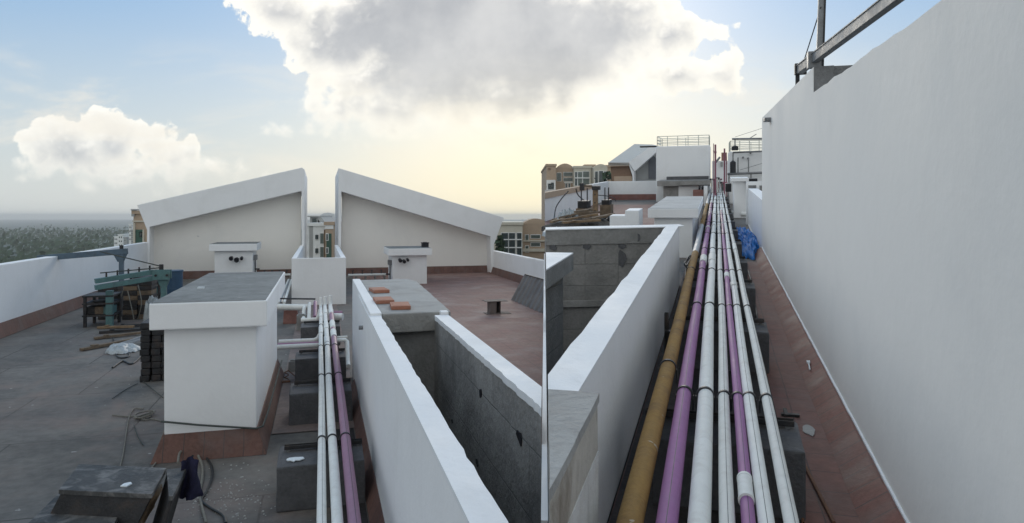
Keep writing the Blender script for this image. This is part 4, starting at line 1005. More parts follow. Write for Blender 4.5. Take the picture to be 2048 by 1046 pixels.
# outrigger beam over the wall
A = rp(1598, 141, wy=10.2); Bq = rp(1800, -12, wy=6.6)
t = thing(R, (A[0], A[1], zhi), 'outrigger_beam', 'grey steel outrigger beam with post and stay cable above the tall wall', 'outrigger beam')
A, Bq = Vector(A), Vector(Bq)
ext = A+(Bq-A)*1.5
MB(R).beam(A, ext, .09, .12).build('beam', STEEL, t, bevel=.006)
MB(R).beam(A+Vector((0, 0, .062)), ext+Vector((0, 0, .062)), .11, .012).build('top_flange', STEEL, t)
for k in (.12, .22, .33, .45, .58, .7, .88):
    q = A+(Bq-A)*k
    MB(R).box(q.x-.02, q.x+.02, q.y-.05, q.y+.05, q.z-.05, q.z+.05).build('bolt', STEEL_DK, t)
k0 = A+(Bq-A)*.21
pt = rp(1645, -40, y=k0.y+.02); pb = rp(1637, 128, y=k0.y+.02)
MB(R).beam((pb[0], pb[1], zhi-.2), pt, .09, .09).build('post', STEEL, t, bevel=.006)
MB(R).beam((pb[0]+.035, pb[1]-.05, zhi-.2), (pt[0]+.035, pt[1]-.05, pt[2]), .03, .02).build('post_rib', STEEL_DK, t)
MB(R).box(k0.x-.08, k0.x+.08, k0.y-.08, k0.y+.1, k0.z-.12, k0.z+.1).build('clamp', STEEL, t, bevel=.006)
c0 = rp(1642, 14, y=k0.y-.04); c1 = rp(1605, 131, y=A.y)
MB(R).tube([c0, c1], .008, 6).build('stay_cable', STEEL_DK, t)
MB(R).box(A.x-.06, A.x+.1, A.y-.06, A.y+.06, A.z-.06, A.z+.1).build('end_bracket', STEEL_DK, t, bevel=.006)
MB(R).tube([(A.x-.02, A.y, A.z), (A.x-.02, A.y, A.z-.25)], .03, 8).build('end_leg', STEEL_DK, t)
# ------------------------------------------------------------------ RIGHT: floor bits
e0 = rp(1500, 522, z=0); e1 = rp(1486, 461, z=0)
crumple(R, 'tarpaulin', 'crumpled bright blue tarpaulin on the walkway right of the pipes', 'tarpaulin', (e0[0]+e1[0])/2-.06, (e0[1]+e1[1])/2, .33, 3.2, .42, TARP, 5.5, n=60, rot=.02, sc=13)
e = rp(1617, 860, z=.01)
P = [(e[0]+.05*(1+.2*random.uniform(-1, 1))*math.cos(k*math.pi/7), e[1]+.12*(1+.2*random.uniform(-1, 1))*math.sin(k*math.pi/7)) for k in range(14)]
g = MB(R); g.prism(P, 'z', .01, .016); tag(g.build('cement_splat', CONC_LIGHT), 'pale round cement splat on the red walkway', 'cement splat')
A = rp(1613, 730, z=.07); B = rp(1608, 748, z=.05)
g = MB(R); g.beam((XBW-.12, A[1], .09), (XBW-.13, A[1]-.18, .075), .012, .01); g.beam((XBW-.12, A[1], .09), (XBW-.118, A[1]+.06, .095), .03, .014)
tag(g.build('paint_brush', PAINT_SPLAT), 'small white paint brush lying on the red skirting of the tall wall', 'brush')
rope(R, 'thin rusty steel rod lying on the red walkway near the front', [(1596, 905), (1632, 975), (1668, 1046)], .011, RUST, 'steel_rod', z=.02)
rope(R, 'second shorter rusty rod close to the outermost white pipe', [(1594, 930), (1602, 1000), (1606, 1046)], .009, RUST, 'steel_rod', z=.02)
e = rp(1563, 826, z=.03)
t = thing(R, (RX[6]+.26, e[1], 0), 'pipe_clip', 'dark steel pipe clip lying on the walkway beside the nearest support', 'pipe clip')
MB(R).box(RX[6]+.2, RX[6]+.34, e[1]-.02, e[1]+.02, .01, .03).box(RX[6]+.22, RX[6]+.25, e[1]-.07, e[1]+.09, .03, .045).build('clip', STEEL_DK, t)
rope(R, 'thin dark cable running along the floor beside the outermost white pipe', [(1478, 500), (1497, 545), (1504, 575), (1512, 620), (1515, 650)], .014, HOSE, 'cable', z=.03)
A = rp(1464, 424, z=.2); B = rp(1489, 428, z=.15)
poly_pipe(R, 'fallen_pipe', 'short white pipe lying across the walkway before the low wall', [([A, B], .06, PVC), ([(B[0]-.12, B[1], B[2]), (B[0]+.05, B[1], B[2]-.01)], .08, PVC)])
A = rp(1455, 386, z=.35); B = rp(1466, 388, z=.35)
poly_pipe(R, 'valve_pipe', 'short white pipe with elbow beside the black boxes', [([A, B, (B[0]+.05, B[1]-.2, B[2])], .14, PVC)])
# ------------------------------------------------------------------ RIGHT: middle distance
zt = 1.1
A = rp(1273, 417.5, z=zt); Bq = rp(1396, 417.5, z=zt); y0 = (A[1]+Bq[1])/2
x0 = rp(1273, 417, y=y0)[0]; x1 = rp(1397, 417, y=y0)[0]; y1 = rp(1366, 393, z=zt)[1]; zb = rp(1340, 436, y=y0)[2]
o = .13
shaft(R, 'duct_block', 'white duct block with broad pale grey cap just beyond the open pit', x0+o+.25, x1-o, y0+o, y1-o, zt, zt-zb, o, top=mat('pale_tiled_cap', (.47, .465, .45), .85, .1, 1.5, .2, 30, dirt=(.3, .295, .29), dirt_amt=.6, dirt_scale=1.2, brick=('xy', 3, .6, .012, (.3, .3, .29), .5), frame=R))
A = rp(1262, 436, wy=17.5)
g = MB(R); g.box(A[0]-.15, A[0]+.2, A[1], A[1]+.9, 0, rp(1262, 421, wy=17.5)[2]); g.box(A[0]-.55, A[0]-.1, A[1]+.1, A[1]+.6, 0, rp(1250, 432, wy=17.5)[2])
tag(g.build('white_block', WHITE, bevel=.02), 'low stepped white block left of the broad capped duct block', 'block')
# grey slab house beyond
zt = 1.22
A = rp(1314, 362, z=zt); y0 = A[1]; x0 = A[0]; x1 = rp(1420, 362, y=y0)[0]
t = thing(R, ((x0+x1)/2, y0, 0), 'slab_house', 'low concrete and white house with thick grey slab roof in mid distance', 'roof house')
MB(R).box(x0, x1, y0, y0+5, rp(1360, 372, y=y0)[2], zt).build('slab_roof', CONC, t, bevel=.02, rough=.01)
xm = rp(1356, 380, y=y0)[0]
MB(R).box(x0+.3, xm, y0+.3, y0+4.8, 0, zt-.25).build('grey_wall', CONC, t)
MB(R).box(xm+.01, x1-.15, y0+.25, y0+4.8, 0, zt-.25).build('white_wall', WHITE, t)
xc = rp(1360, 372, y=y0)[0]
MB(R).box(xc, x1+.02, y0-.15, y0-.005, rp(1360, 372, y=y0)[2]+.05, zt+.01).build('fascia', CONC, t)
e = rp(1333, 358, y=y0+2); f = rp(1417, 356, y=y0+2)
MB(R).box(e[0], f[0], y0+2, y0+4, zt, zt+.17).build('upper_slab', CONC_DARK, t)
e = rp(1397, 388, y=y0-.3)
t = thing(R, (e[0], e[1], 0), 'brick_box', 'dull red brick box with two black vent pipes in front of the slab house', 'brick box')
p, q = rp(1386, 380, y=y0-.5), rp(1407, 392, y=y0-.5)
MB(R).box(p[0], q[0], y0-.5, y0-.02, q[2]-.5, p[2]).build('box', PINKBOX, t, bevel=.01)
for px in (1399, 1405):
    s_ = rp(px, 379, y=y0-.3); MB(R).tube([(s_[0], s_[1], p[2]-.02), (s_[0], s_[1], p[2]+.1), (s_[0], s_[1]-.1, p[2]+.15)], .055, 10).build('vent_pipe', BLACKP, t)
MB(R).box(rp(1408, 380, y=y0-.4)[0], rp(1415, 380, y=y0-.4)[0], y0-.8, y0-.1, 0, rp(1411, 372, y=y0-.4)[2]).build('white_pier', WHITE, t)
# parapets of the yard
zt = 1.1
A = rp(1217, 363, z=zt); xq, yq = A[0], A[1]
t = thing(R, (xq/2, yq, 0), 'parapet_wall', 'white back parapet of the red yard below the angular tan roof', 'parapet')
MB(R).box(xq-.2, -.7, yq, yq+.2, 0, zt).build('wall', WHITE, t, bevel=.02)
MB(R).prism([(yq-.02, .009), (yq-.18, .009), (yq-.05, .33), (yq-.0, .33)], 'x', xq, -.8).build('tile_skirting', SK_RX, t)
t = thing(R, (xq, 28, 0), 'parapet_wall', 'white side parapet with tan ledge beyond the junk heap', 'parapet')
MB(R).box(xq-.2, xq-.003, 13, yq-.003, 0, zt).build('wall', WHITE, t, bevel=.02, clip='R')
MB(R).box(xq-.205, xq+.05, 13, yq-6, zt-.22, zt-.0+.004).build('tan_ledge', TANW, t, clip='R')
# angular tan building
yv = 45.; 
def rv(px, py, y=yv): return rp(px, py, y=y)
t = thing(R, rv(1265, 362), 'angular_building', 'angular tan and white building with folded sloping roof at the back left of the pipes', 'building')
def pl(pts, y): return [(q[0], q[2]) for q in (rp(a, b, y=y) for a, b in pts)]
b0 = pl([(1216, 326), (1260, 324), (1264, 362), (1224, 375)], yv)
MB(R).prism(pl([(1221, 333), (1258, 331), (1263, 352), (1264, 400), (1227, 400)], yv+.3), 'y', yv+.3, yv+6).build('tan_wall', BROWNR, t)
MB(R).prism(pl([(1228, 353), (1264, 352), (1264, 400), (1228, 400)], yv+.1), 'y', yv+.1, yv+.28).build('tan_plinth', TANW, t)
MB(R).prism(pl([(1216, 325), (1258, 325), (1259, 332), (1217, 333)], yv), 'y', yv, yv+6).build('fascia', TANW, t)
# sloped roof facing the viewer: from eave to ridge set back
e0, e1 = rp(1217, 325, y=yv), rp(1257, 325, y=yv); r0, r1 = rp(1269, 288, y=yv+5), rp(1306, 289, y=yv+5)
g = MB(R); g.add([e0, e1, r1, r0, (e0[0], e0[1], e0[2]-.2), (e1[0], e1[1], e1[2]-.2), (r1[0], r1[1], r1[2]-.2), (r0[0], r0[1], r0[2]-.2)], [(0, 1, 2, 3), (4, 5, 6, 7), (0, 1, 5, 4), (1, 2, 6, 5), (2, 3, 7, 6), (3, 0, 4, 7)])
g.build('sloped_roof', mat('pale_roof_render', (.56, .55, .52), .9, .05, .5, spec=.05), t)
# white folded side wall: front face frame
g = MB(R); 
f0, f1, f2, f3 = rp(1257, 324, y=yv-.1), rp(1306, 289, y=yv-.1), rp(1314, 303, y=yv-.1), rp(1269, 343, y=yv-.1)
MB(R).prism([(q[0], q[2]) for q in (f0, f1, f2, f3)], 'y', yv-.15, yv+5).build('white_roof_edge', WHITE, t)
MB(R).prism(pl([(1257, 326), (1268, 344), (1268, 400), (1265, 400), (1265, 352)], yv-.1), 'y', yv-.12, yv+5).build('white_post', WHITE, t)
MB(R).prism(pl([(1268, 343), (1312, 303), (1314, 303), (1314, 400), (1268, 400)], yv+.8), 'y', yv+.8, yv+1.).build('grey_wall', GREYW, t)
MB(R).prism(pl([(1297, 318), (1303, 309), (1312, 316), (1312, 358), (1297, 358)], yv+.75), 'y', yv+.74, yv+.79).build('dark_opening', mat('slate_shade_panel', (.13, .135, .15), .8, .1, 1), t)
# towers with railings
def railing(t, x0, x1, y0, y1, z, h, n, F=R):
    g = MB(F); r = .02
    for (ax, ay, bx, by, nn) in ((x0, y0, x1, y0, n), (x0, y0, x0, y1, 3), (x1, y0, x1, y1, 3), (x0, y1, x1, y1, 2)):
        for hh in (h, h*.62, h*.3): g.tube([(ax, ay, z+hh), (bx, by, z+hh)], r, 6)
        for k in range(nn+1): g.tube([(ax+(bx-ax)*k/nn, ay+(by-ay)*k/nn, z), (ax+(bx-ax)*k/nn, ay+(by-ay)*k/nn, z+h)], r, 6)
    g.build('railing', RAIL, t)
yt = 39.
a, b = rp(1312, 293, y=yt), rp(1420, 293, y=yt)
t = thing(R, ((a[0]+b[0])/2, yt, 0), 'roof_tower', 'white square roof tower with pale railings left of the far pipes', 'roof tower', 'railed white roof towers')
MB(R).box(a[0], b[0], yt, yt+4, 0, a[2]).build('wall', WHITE, t, bevel=.06)
hr = rp(1350, 272, y=yt)[2]-a[2]
railing(t, a[0]+.06, b[0]-.05, yt+.1, yt+3.7, a[2], hr, 5)
MB(R).box(a[0]-.9, a[0], yt+.2, yt+1, a[2]-.02, a[2]+.05).build('catwalk', STEEL_DK, t)
yt = 37.
a, b = rp(1458, 303, y=yt), rp(1560, 303, y=yt)
t = thing(R, ((a[0]+b[0])/2, yt, 0), 'roof_tower', 'white roof tower with pale railings and pipework behind the tall wall', 'roof tower', 'railed white roof towers')
MB(R).box(a[0], b[0], yt, yt+4, 0, a[2]).build('wall', WHITE, t, bevel=.06)
railing(t, a[0]+.06, b[0]-.05, yt+.1, yt+3.7, a[2], rp(1500, 281, y=yt)[2]-a[2], 5)
for px0, py0, px1, py1, r_ in ((1466, 305, 1560, 301, .045), (1455, 348, 1560, 344, .06), (1464, 278, 1560, 277, .05)):
    p, q = rp(px0, py0, y=yt-.4), rp(px1, py1, y=yt-.4)
    MB(R).tube([p, q], r_, 8).build('pipe_run', STEEL, t)
for px, pa, pb in ((1466, 305, 325), (1476, 315, 346), (1497, 315, 345), (1470, 278, 292), (1458, 346, 372), (1502, 344, 362)):
    p, q = rp(px, pa, y=yt-.38), rp(px, pb, y=yt-.38)
    MB(R).tube([p, q], .03, 8).build('drop_pipe', STEEL, t)
p, q = rp(1497, 278, y=yt-.3), rp(1513, 268, y=yt-.3); MB(R).tube([p, q], .02, 6).build('stay_rod', STEEL, t)
p, q = rp(1480, 340, y=yt-.3), rp(1540, 322, y=yt-.3); MB(R).tube([p, q], .012, 6).build('wire', STEEL, t)
p, q = rp(1470, 274, y=yt-.3), rp(1560, 245, y=yt-.3); MB(R).tube([p, q], .010, 6).build('wire', STEEL, t)
for px, py in ((1486, 315), (1496, 317), (1501, 306)):
    p = rp(px, py, y=yt-.06); MB(R).tube([(p[0], yt+.02, p[2]), (p[0], yt-.12, p[2])], .05, 8).build('bracket', STEEL, t)
def tank(lab, px0, px1, py0, py1, y, lean=0, rnds=14, mt=BLACKP):
    a, b = rp(px0, py1, y=y), rp(px1, py0, y=y); r_ = (b[0]-a[0])/2; cx = (a[0]+b[0])/2
    g = MB(R); h = b[2]-a[2]
    g.tube([(cx, y+r_, a[2]), (cx, y+r_, a[2]+h*.86)], r_, rnds)
    g.tube([(cx, y+r_, a[2]+h*.86), (cx+lean, y+r_, a[2]+h*.96)], r_, rnds, r2=r_*.55)
    g.tube([(cx+lean, y+r_, a[2]+h*.96), (cx+lean, y+r_, a[2]+h)], r_*.4, rnds)
    for k in range(1, 5): g.tube([(cx, y+r_, a[2]+h*.17*k), (cx, y+r_, a[2]+h*(.17*k+.04))], r_*1.04, rnds)
    tag(g.build('water_tank', mt), lab, 'tank', 'black tanks and boxes by the right roof tower')
tank('black ribbed tank hung below the railing of the right roof tower', 1463, 1477, 291, 301, yt-.9)
tank('tall black ribbed tank on the pipe rail of the right roof tower', 1460, 1472, 321, 346, yt-1.0)
def black_crate(lab, px0, px1, py0, py1, y):
    a, b = rp(px0, py1, y=y), rp(px1, py0, y=y)
    t = thing(R, ((a[0]+b[0])/2, y, a[2]), 'black_crate', lab, 'crate', 'black crates beside the far pipes')
    MB(R).box(a[0], b[0], y, y+.8, a[2], b[2]).build('body', BLACKP, t, bevel=.02)
    n = 4
    for k in range(n): MB(R).box(a[0]+(b[0]-a[0])*(k+.2)/n, a[0]+(b[0]-a[0])*(k+.6)/n, y-.03, y-.002, a[2]+.05, b[2]-.05).build('rib', STEEL_DK, t)
black_crate('wide black crate beyond the low wall right of the white pillar shaft', 1494, 1522, 364, 372, 27)
black_crate('dark crate left of the white pillar shaft by the pipes', 1451, 1463, 367, 384, 30)
black_crate('long flat black crate on the slab behind the low wall', 1494, 1515, 357, 363, 28)
# white pillar shaft right of far pipes
y0 = 27.5
a, b = rp(1462, 357, y=y0), rp(1499, 357, y=y0)
zt = rp(1480, 356, y=y0)[2]; zb = rp(1480, 363, y=y0)[2]
shaft(R, 'vent_shaft', 'white capped vent shaft right of the far pipes before the railed tower', a[0]+.1, b[0]-.12, y0+.1, y0+1.6, zt, zt-zb, .1, cat='vent shaft', top=PLASTER_TOP, rough=.003)
MB_ = MB(R); e = rp(1486, 392, z=0)
MB_.box(.2+RX[6], XBW-.05, e[1]+2, e[1]+2.5, 0, .22); MB_.box(.2+RX[6]+.1, XBW-.15, e[1]+2.1, e[1]+2.4, .22, .26)
tag(MB_.build('low_kerb', CONC, bevel=.02), 'low grey concrete kerb in front of the white vent shaft', 'kerb')
# maroon risers
for i, (px, pa, pb, y, r_) in enumerate(((1427.2, 287, 362, 33, .018), (1430.8, 289, 362, 33, .042), (1449, 297, 350, 36, .042), (1453, 313, 350, 36.5, .025))):
    p = rp(px, pa, y=y); q = rp(px, pb, y=y)
    t = thing(R, (p[0], y, 0), 'riser_pipe', ['thin maroon riser pipe beside the left railed tower', 'thick maroon riser pipe beside the left railed tower', 'tall maroon riser pipe left of the right railed tower', 'short maroon riser pipe left of the right railed tower'][i], 'riser pipe', 'maroon riser pipes at the end of the run')
    MB(R).tube([(p[0], y, .3), (p[0], y, p[2])], r_, 10).build('pipe_run', REDPIPE, t)
    MB(R).tube([(p[0], y, p[2]-.4), (p[0], y, p[2]-.3)], r_*1.3, 10).build('coupling', REDPIPE, t)
# things at the vanishing end
far_y = 55.
t = thing(R, rp(1438, 345, y=far_y), 'roof_house', 'pale distant roof house closing the end of the pipe run', 'roof house'); 
a, b = rp(1424, 322, y=far_y), rp(1458, 322, y=far_y)
MB(R).box(a[0], b[0], far_y, far_y+4, 0, a[2]).build('wall', WHITE, t)
p, q = rp(1443, 305, y=far_y), rp(1454, 320, y=far_y); MB(R).box(p[0], q[0], far_y+.5, far_y+2, q[2]-.2, p[2]).build('tank_box', PINKBOX, t)
p, q = rp(1441, 324, y=far_y), rp(1446, 333, y=far_y); MB(R).box(p[0], q[0], far_y-.1, far_y-.01, q[2], p[2]).build('opening', GREYW, t)
p, q = rp(1431, 325, y=far_y-.5), rp(1440, 314, y=far_y-.5); MB(R).tube([p, q], .08, 8).build('flue', STEEL, t)
e = rp(1441, 356, y=46)
g = MB(R); g.box(e[0]-.3, e[0]+.3, 46, 47, 0, e[2]-.25); g.box(e[0]-.2, e[0]+.45, 44.5, 45.5, 0, e[2]-.5)
tag(g.build('brick_plinth', PINKBOX, bevel=.02), 'dull red stepped plinth at the far end of the pipes', 'plinth')
rnd = random.Random(21)
for i in range(7):
    px = 1424+i*5.2; y = 36+rnd.uniform(0, 6); e = rp(px, 365, y=y); hh = .5+rnd.uniform(.1, .6)
    t = thing(R, (e[0], y, 0), 'valve_riser', ['short valve riser at the left of the far pipe ends', 'second valve riser among the far pipe ends', 'valve riser close to the maroon pipe', 'middle valve riser at the far pipe ends', 'valve riser right of the middle far pipes', 'valve riser near the far crate', 'rightmost valve riser at the far pipe ends'][i], 'valve', 'valve risers at the far pipe ends')
    MB(R).tube([(e[0], y, .3), (e[0], y, .3+hh)], .05, 8).build('pipe_run', (PVC, STEEL, PVC_GREY)[i % 3], t)
    MB(R).tube([(e[0]-.12, y, .3+hh), (e[0]+.12, y, .3+hh)], .045, 8).build('handwheel', (STEEL_DK, REDPIPE)[i % 2], t)
# ------------------------------------------------------------------ RIGHT: junk heap with hoist post
YJ = 24.
def jw(px, py, y=YJ): return rp(px, py, y=y)
t = thing(R, jw(1190, 430), 'hoist_post', 'tan timber hoist post with short arm standing in the junk heap', 'hoist post')
a, b = jw(1190, 430), jw(1190, 374)
MB(R).box(a[0]-.085, a[0]+.085, YJ, YJ+.17, 0, b[2]).build('post', WOOD_POST, t, bevel=.01)
c = jw(1163, 371); MB(R).beam((a[0]+.1, YJ+.08, b[2]-.02), (c[0], YJ+.1, c[2]), .05, .06).build('arm', WOOD, t)
MB(R).box(a[0]-.1, a[0]+.16, YJ-.06, YJ+.2, b[2]-.1, b[2]+.03).build('head_plate', STEEL_DK, t)
MB(R).box(c[0]-.07, c[0]+.07, YJ, YJ+.2, c[2]-.17, c[2]+.08).build('pulley', STEEL_DK, t)
for k in range(5): MB(R).box(a[0]-.02, a[0]+.02, YJ-.012, YJ-.001, .5+.28*k, .54+.28*k).build('bolt_hole', STEEL_DK, t)
def wstack(lab, px0, px1, py0, py1, y):
    a, b = jw(px0, py1, y), jw(px1, py0, y)
    t = thing(R, ((a[0]+b[0])/2, y, 0), 'counterweight_stack', lab, 'counterweights', 'dark counterweight stacks in the junk heap')
    n = 6
    for k in range(n):
        MB(R).box(a[0], b[0], y, y+.6, a[2]+(b[2]-a[2])*k/n, a[2]+(b[2]-a[2])*(k+.92)/n).build('weight', STEEL_DK, t, bevel=.01)
    MB(R).box(a[0]-.05, b[0]+.05, y-.05, y+.65, .004, a[2]).build('base_frame', WOOD, t)
    for xx in (a[0]+.08, b[0]-.08): MB(R).tube([(xx, y+.3, b[2]), (xx, y+.3, b[2]+.45)], .022, 8).build('guide_rod', STEEL_DK, t)
wstack('dark counterweight stack left of the tan hoist post', 1155, 1176, 402, 417, YJ+.6)
wstack('dark counterweight stack right of the tan hoist post', 1203, 1219, 400, 410, YJ+1.6)
pl_labels = ['long pale plank slanting across the junk heap', 'second plank from the top of the junk heap', 'dark plank lying behind the pale one', 'short plank at the left foot of the heap', 'plank on the near edge of the heap', 'grey plank under the hoist post', 'plank sticking out right of the post', 'splintered plank at the far left of the heap', 'narrow batten on top of the heap']
for i, (px0, py0, px1, py1, w_) in enumerate(((1118, 436, 1180, 421, .16), (1128, 440, 1196, 428, .14), (1140, 428, 1200, 424, .14), (1108, 440, 1135, 434, .18), (1125, 445, 1200, 440, .2), (1165, 440, 1215, 432, .16), (1185, 436, 1228, 428, .14), (1102, 444, 1128, 438, .12), (1150, 424, 1185, 418, .08))):
    y_ = 20.5+rnd.uniform(0, 2.4); a = jw(px0, py0, y_); b = jw(px1, py1, y_+rnd.uniform(.2, 1.2))
    g = MB(R); g.beam((a[0], a[1], max(.05, a[2])), (b[0], b[1], max(.08, b[2])), w_, .06); g.beam((a[0]+.3, a[1], max(.05, a[2])+.05), (a[0]+.42, a[1]+.02, max(.05, a[2])+.055), w_*.9, .03)
    tag(g.build('timber_plank', (WOOD, WOOD_POST, WOOD)[i % 3], bevel=.006), pl_labels[i], 'plank', 'timber planks in the junk heap')
e = rp(1165, 440, y=21.8); crumple(R, 'junk_heap', 'dark heap of site rubbish under the planks around the hoist post', 'junk heap', e[0], 21.8, 1.25, 1.3, .6, mat('site_rubbish', (.07, .062, .055), .9, .5, 5, .6, 20, dirt=(.16, .13, .1), dirt_amt=.6, dirt_scale=4), 2.2, n=40, sc=9)
e = rp(1136, 418, y=22.8); crumple(R, 'cement_bag', 'grey torn bag leaning on the side parapet by the junk heap', 'bag', e[0], 22.8, .4, .4, .95, PLASTIC_SHEET, 4.4, sc=7)
e = rp(1106, 440, y=20.6); crumple(R, 'plastic_sheet', 'pale blue-grey plastic sheet at the left foot of the junk heap', 'plastic sheet', e[0], 20.6, .35, .5, .35, PLASTIC_SHEET, 6.4, sc=7)
for i, (pts, lab) in enumerate((([(1108, 440, .2), (1112, 415, .6), (1125, 395, 1.0), (1136, 383, 1.3)], 'dark cable hanging over the side parapet at the left'),
                               ([(1152, 378, 1.4), (1155, 388, 1.1), (1162, 396, .9), (1170, 402, .75)], 'dark cable dropping from the hoist arm'),
                               ([(1188, 445), (1205, 437, .2), (1225, 434, .2), (1250, 437), (1272, 436)], 'thick dark hose lying in front of the low white block'),
                               ([(1192, 448), (1215, 441, .15), (1240, 440, .2), (1262, 441)], 'second dark hose nearest the pit edge'),
                               ([(1205, 446), (1222, 436, .3), (1235, 432, .2), (1246, 440)], 'looped dark hose on top of the other hoses'),
                               ([(1195, 390, .9), (1215, 392, .8), (1228, 397, .5), (1232, 402, .2)], 'dark cable sagging to the right of the hoist post'))):
    rope(R, lab, [tuple(q) for q in pts], (.02 if i in (0, 1, 5) else .06), HOSE, 'hose' if i in (2, 3, 4) else 'cable')
e = rp(1262, 438, y=17.0); crumple(R, 'dark_sheet', 'dark plastic sheet beside the low stepped white block', 'plastic sheet', e[0], 17.0, .4, .5, .3, HOSE, 9.4, sc=6)

# ------------------------------------------------------------------ air
hz_m = bpy.data.materials.new('haze_air'); hz_m.use_nodes = True
for n in list(hz_m.node_tree.nodes): hz_m.node_tree.nodes.remove(n)
ho = hz_m.node_tree.nodes.new('ShaderNodeOutputMaterial'); hv = hz_m.node_tree.nodes.new('ShaderNodeVolumePrincipled')
hv.inputs['Color'].default_value = (.92, .92, .90, 1); hv.inputs['Density'].default_value = .0003; hv.inputs['Anisotropy'].default_value = .2
hz_m.node_tree.links.new(hv.outputs[0], ho.inputs['Volume'])
g = MB(W); g.box(-5100, 5100, -400, 6100, -31, 15)
tag(g.build('haze', hz_m), 'pale evening haze over the far land', 'haze', kind='stuff')
# ------------------------------------------------------------------ camera
cam = bpy.data.cameras.new('camera'); co = bpy.data.objects.new('camera', cam); COL.objects.link(co)
co.location = (0, 0, CAM_Z); co.rotation_euler = (math.radians(90), 0, 0)
cam.sensor_width = 36; cam.lens = 36*FPX/2048; cam.shift_y = -(523-HOR)/2048
cam.clip_start = .05; cam.clip_end = 20000
C.camera = co

# ------------------------------------------------------------------ light and sky
SUN_AZ = math.atan(80/FPX); SUN_EL = math.radians(20)
sun = bpy.data.lights.new('sun', 'SUN'); so = bpy.data.objects.new('sun', sun); COL.objects.link(so)
sun.energy = .9; sun.angle = math.radians(25); sun.color = (1, .93, .82)
dv = Vector((math.sin(SUN_AZ)*math.cos(SUN_EL), math.cos(SUN_AZ)*math.cos(SUN_EL), math.sin(SUN_EL)))
so.rotation_euler = dv.to_track_quat('Z', 'Y').to_euler(); so.location = (0, 0, 40)

def cloud_group():
    gr = bpy.data.node_groups.new('cloud_field', 'ShaderNodeTree')
    gr.interface.new_socket('U', in_out='INPUT', socket_type='NodeSocketFloat')
    gr.interface.new_socket('V', in_out='INPUT', socket_type='NodeSocketFloat')
    gr.interface.new_socket('F', in_out='OUTPUT', socket_type='NodeSocketFloat')
    t = NT(gr); gi = t.new('NodeGroupInput'); go = t.new('NodeGroupOutput')
    U, V = gi.outputs[0], gi.outputs[1]
    cb = t.new('ShaderNodeCombineXYZ'); t.set(cb.inputs[0], U); t.set(cb.inputs[1], V)
    n1 = t.noise(cb.outputs[0], 15, 8, .62, .15); n0 = t.noise(cb.outputs[0], 3.2, 4, .5)
    # billow: cellular bumps
    vo = t.new('ShaderNodeTexVoronoi'); vo.feature = 'SMOOTH_F1'; t.set(vo.inputs['Vector'], cb.outputs[0]); vo.inputs['Scale'].default_value = 38; vo.inputs['Smoothness'].default_value = .35
    bil = t.math('SUBTRACT', .5, vo.outputs['Distance'])
    F = None
    for px, py, rx, ry, rot in BLOBS:
        cx, cy = (px-1024)/FPX, (HOR-py)/FPX
        c_, s_ = math.cos(math.radians(rot)), math.sin(math.radians(rot))
        du = t.math('SUBTRACT', U, cx); dv_ = t.math('SUBTRACT', V, cy)
        a = t.math('ADD', t.math('MULTIPLY', du, c_*FPX/rx), t.math('MULTIPLY', dv_, s_*FPX/rx))
        b = t.math('ADD', t.math('MULTIPLY', du, -s_*FPX/ry), t.math('MULTIPLY', dv_, c_*FPX/ry))
        q = t.math('SQRT', t.math('ADD', t.math('MULTIPLY', a, a), t.math('MULTIPLY', b, b)))
        val = t.math('MULTIPLY', t.math('SUBTRACT', 1, q), min(rx, ry)/100)
        F = val if F is None else t.math('SMOOTH_MAX', F, val, .15)
    F = t.math('MAXIMUM', F, -3)
    F = t.math('ADD', F, t.math('MULTIPLY', t.math('SUBTRACT', n1, .5), 1.15))
    F = t.math('ADD', F, t.math('MULTIPLY', t.math('SUBTRACT', n0, .5), .45))
    F = t.math('ADD', F, t.math('MULTIPLY', bil, .35))
    t.set(go.inputs[0], F)
    return gr
BLOBS = [(930, 40, 300, 190, 0), (720, 60, 150, 110, 0), (560, 20, 130, 62, -32), (630, 90, 95, 45, -28), (680, 215, 48, 62, 0), (628, 208, 42, 22, 20), (790, 215, 170, 58, 0),
         (590, 264, 62, 11, 0), (1010, 190, 190, 85, 0), (860, 150, 230, 110, 0), (1090, 130, 150, 110, 0), (945, 246, 40, 15, 0), (1060, 60, 160, 150, 0),
         (215, 290, 80, 60, 0), (300, 290, 46, 46, 0), (350, 315, 62, 44, -25), (420, 335, 52, 24, -20), (150, 300, 110, 70, 0), (300, 345, 190, 40, 0),
         (1180, 70, 190, 120, 0), (1330, 70, 112, 52, 0), (1440, 142, 55, 40, -20), (1340, 150, 150, 48, 0), (1400, 175, 90, 22, 0), (1115, 206, 36, 14, 0), (1190, 237, 46, 11, 0)]
w = bpy.data.worlds.new('World'); C.world = w; w.use_nodes = True
t = NT(w.node_tree); bg = w.node_tree.nodes['Background']
sky = t.new('ShaderNodeTexSky', sky_type='NISHITA'); sky.sun_disc = False; sky.sun_elevation = SUN_EL; sky.sun_rotation = SUN_AZ
sky.air_density = 1.0; sky.dust_density = 1.6; sky.ozone_density = 1.0
tc = t.new('ShaderNodeTexCoord'); sp = t.new('ShaderNodeSeparateXYZ'); t.set(sp.inputs[0], tc.outputs['Generated'])
X, Y, Z = sp.outputs
Yc = t.math('MAXIMUM', Y, .08)
U = t.math('DIVIDE', X, Yc); V = t.math('DIVIDE', Z, Yc)
gr = cloud_group()
def field(u, v):
    n = t.new('ShaderNodeGroup'); n.node_tree = gr; t.set(n.inputs[0], u); t.set(n.inputs[1], v); return n.outputs[0]
F = field(U, V)
F2 = field(t.math('ADD', U, -5/FPX), t.math('ADD', V, 13/FPX))
lit = t.math('SUBTRACT', F, F2)
S = 16.0    # cloud colours are given for a background strength of 1/S
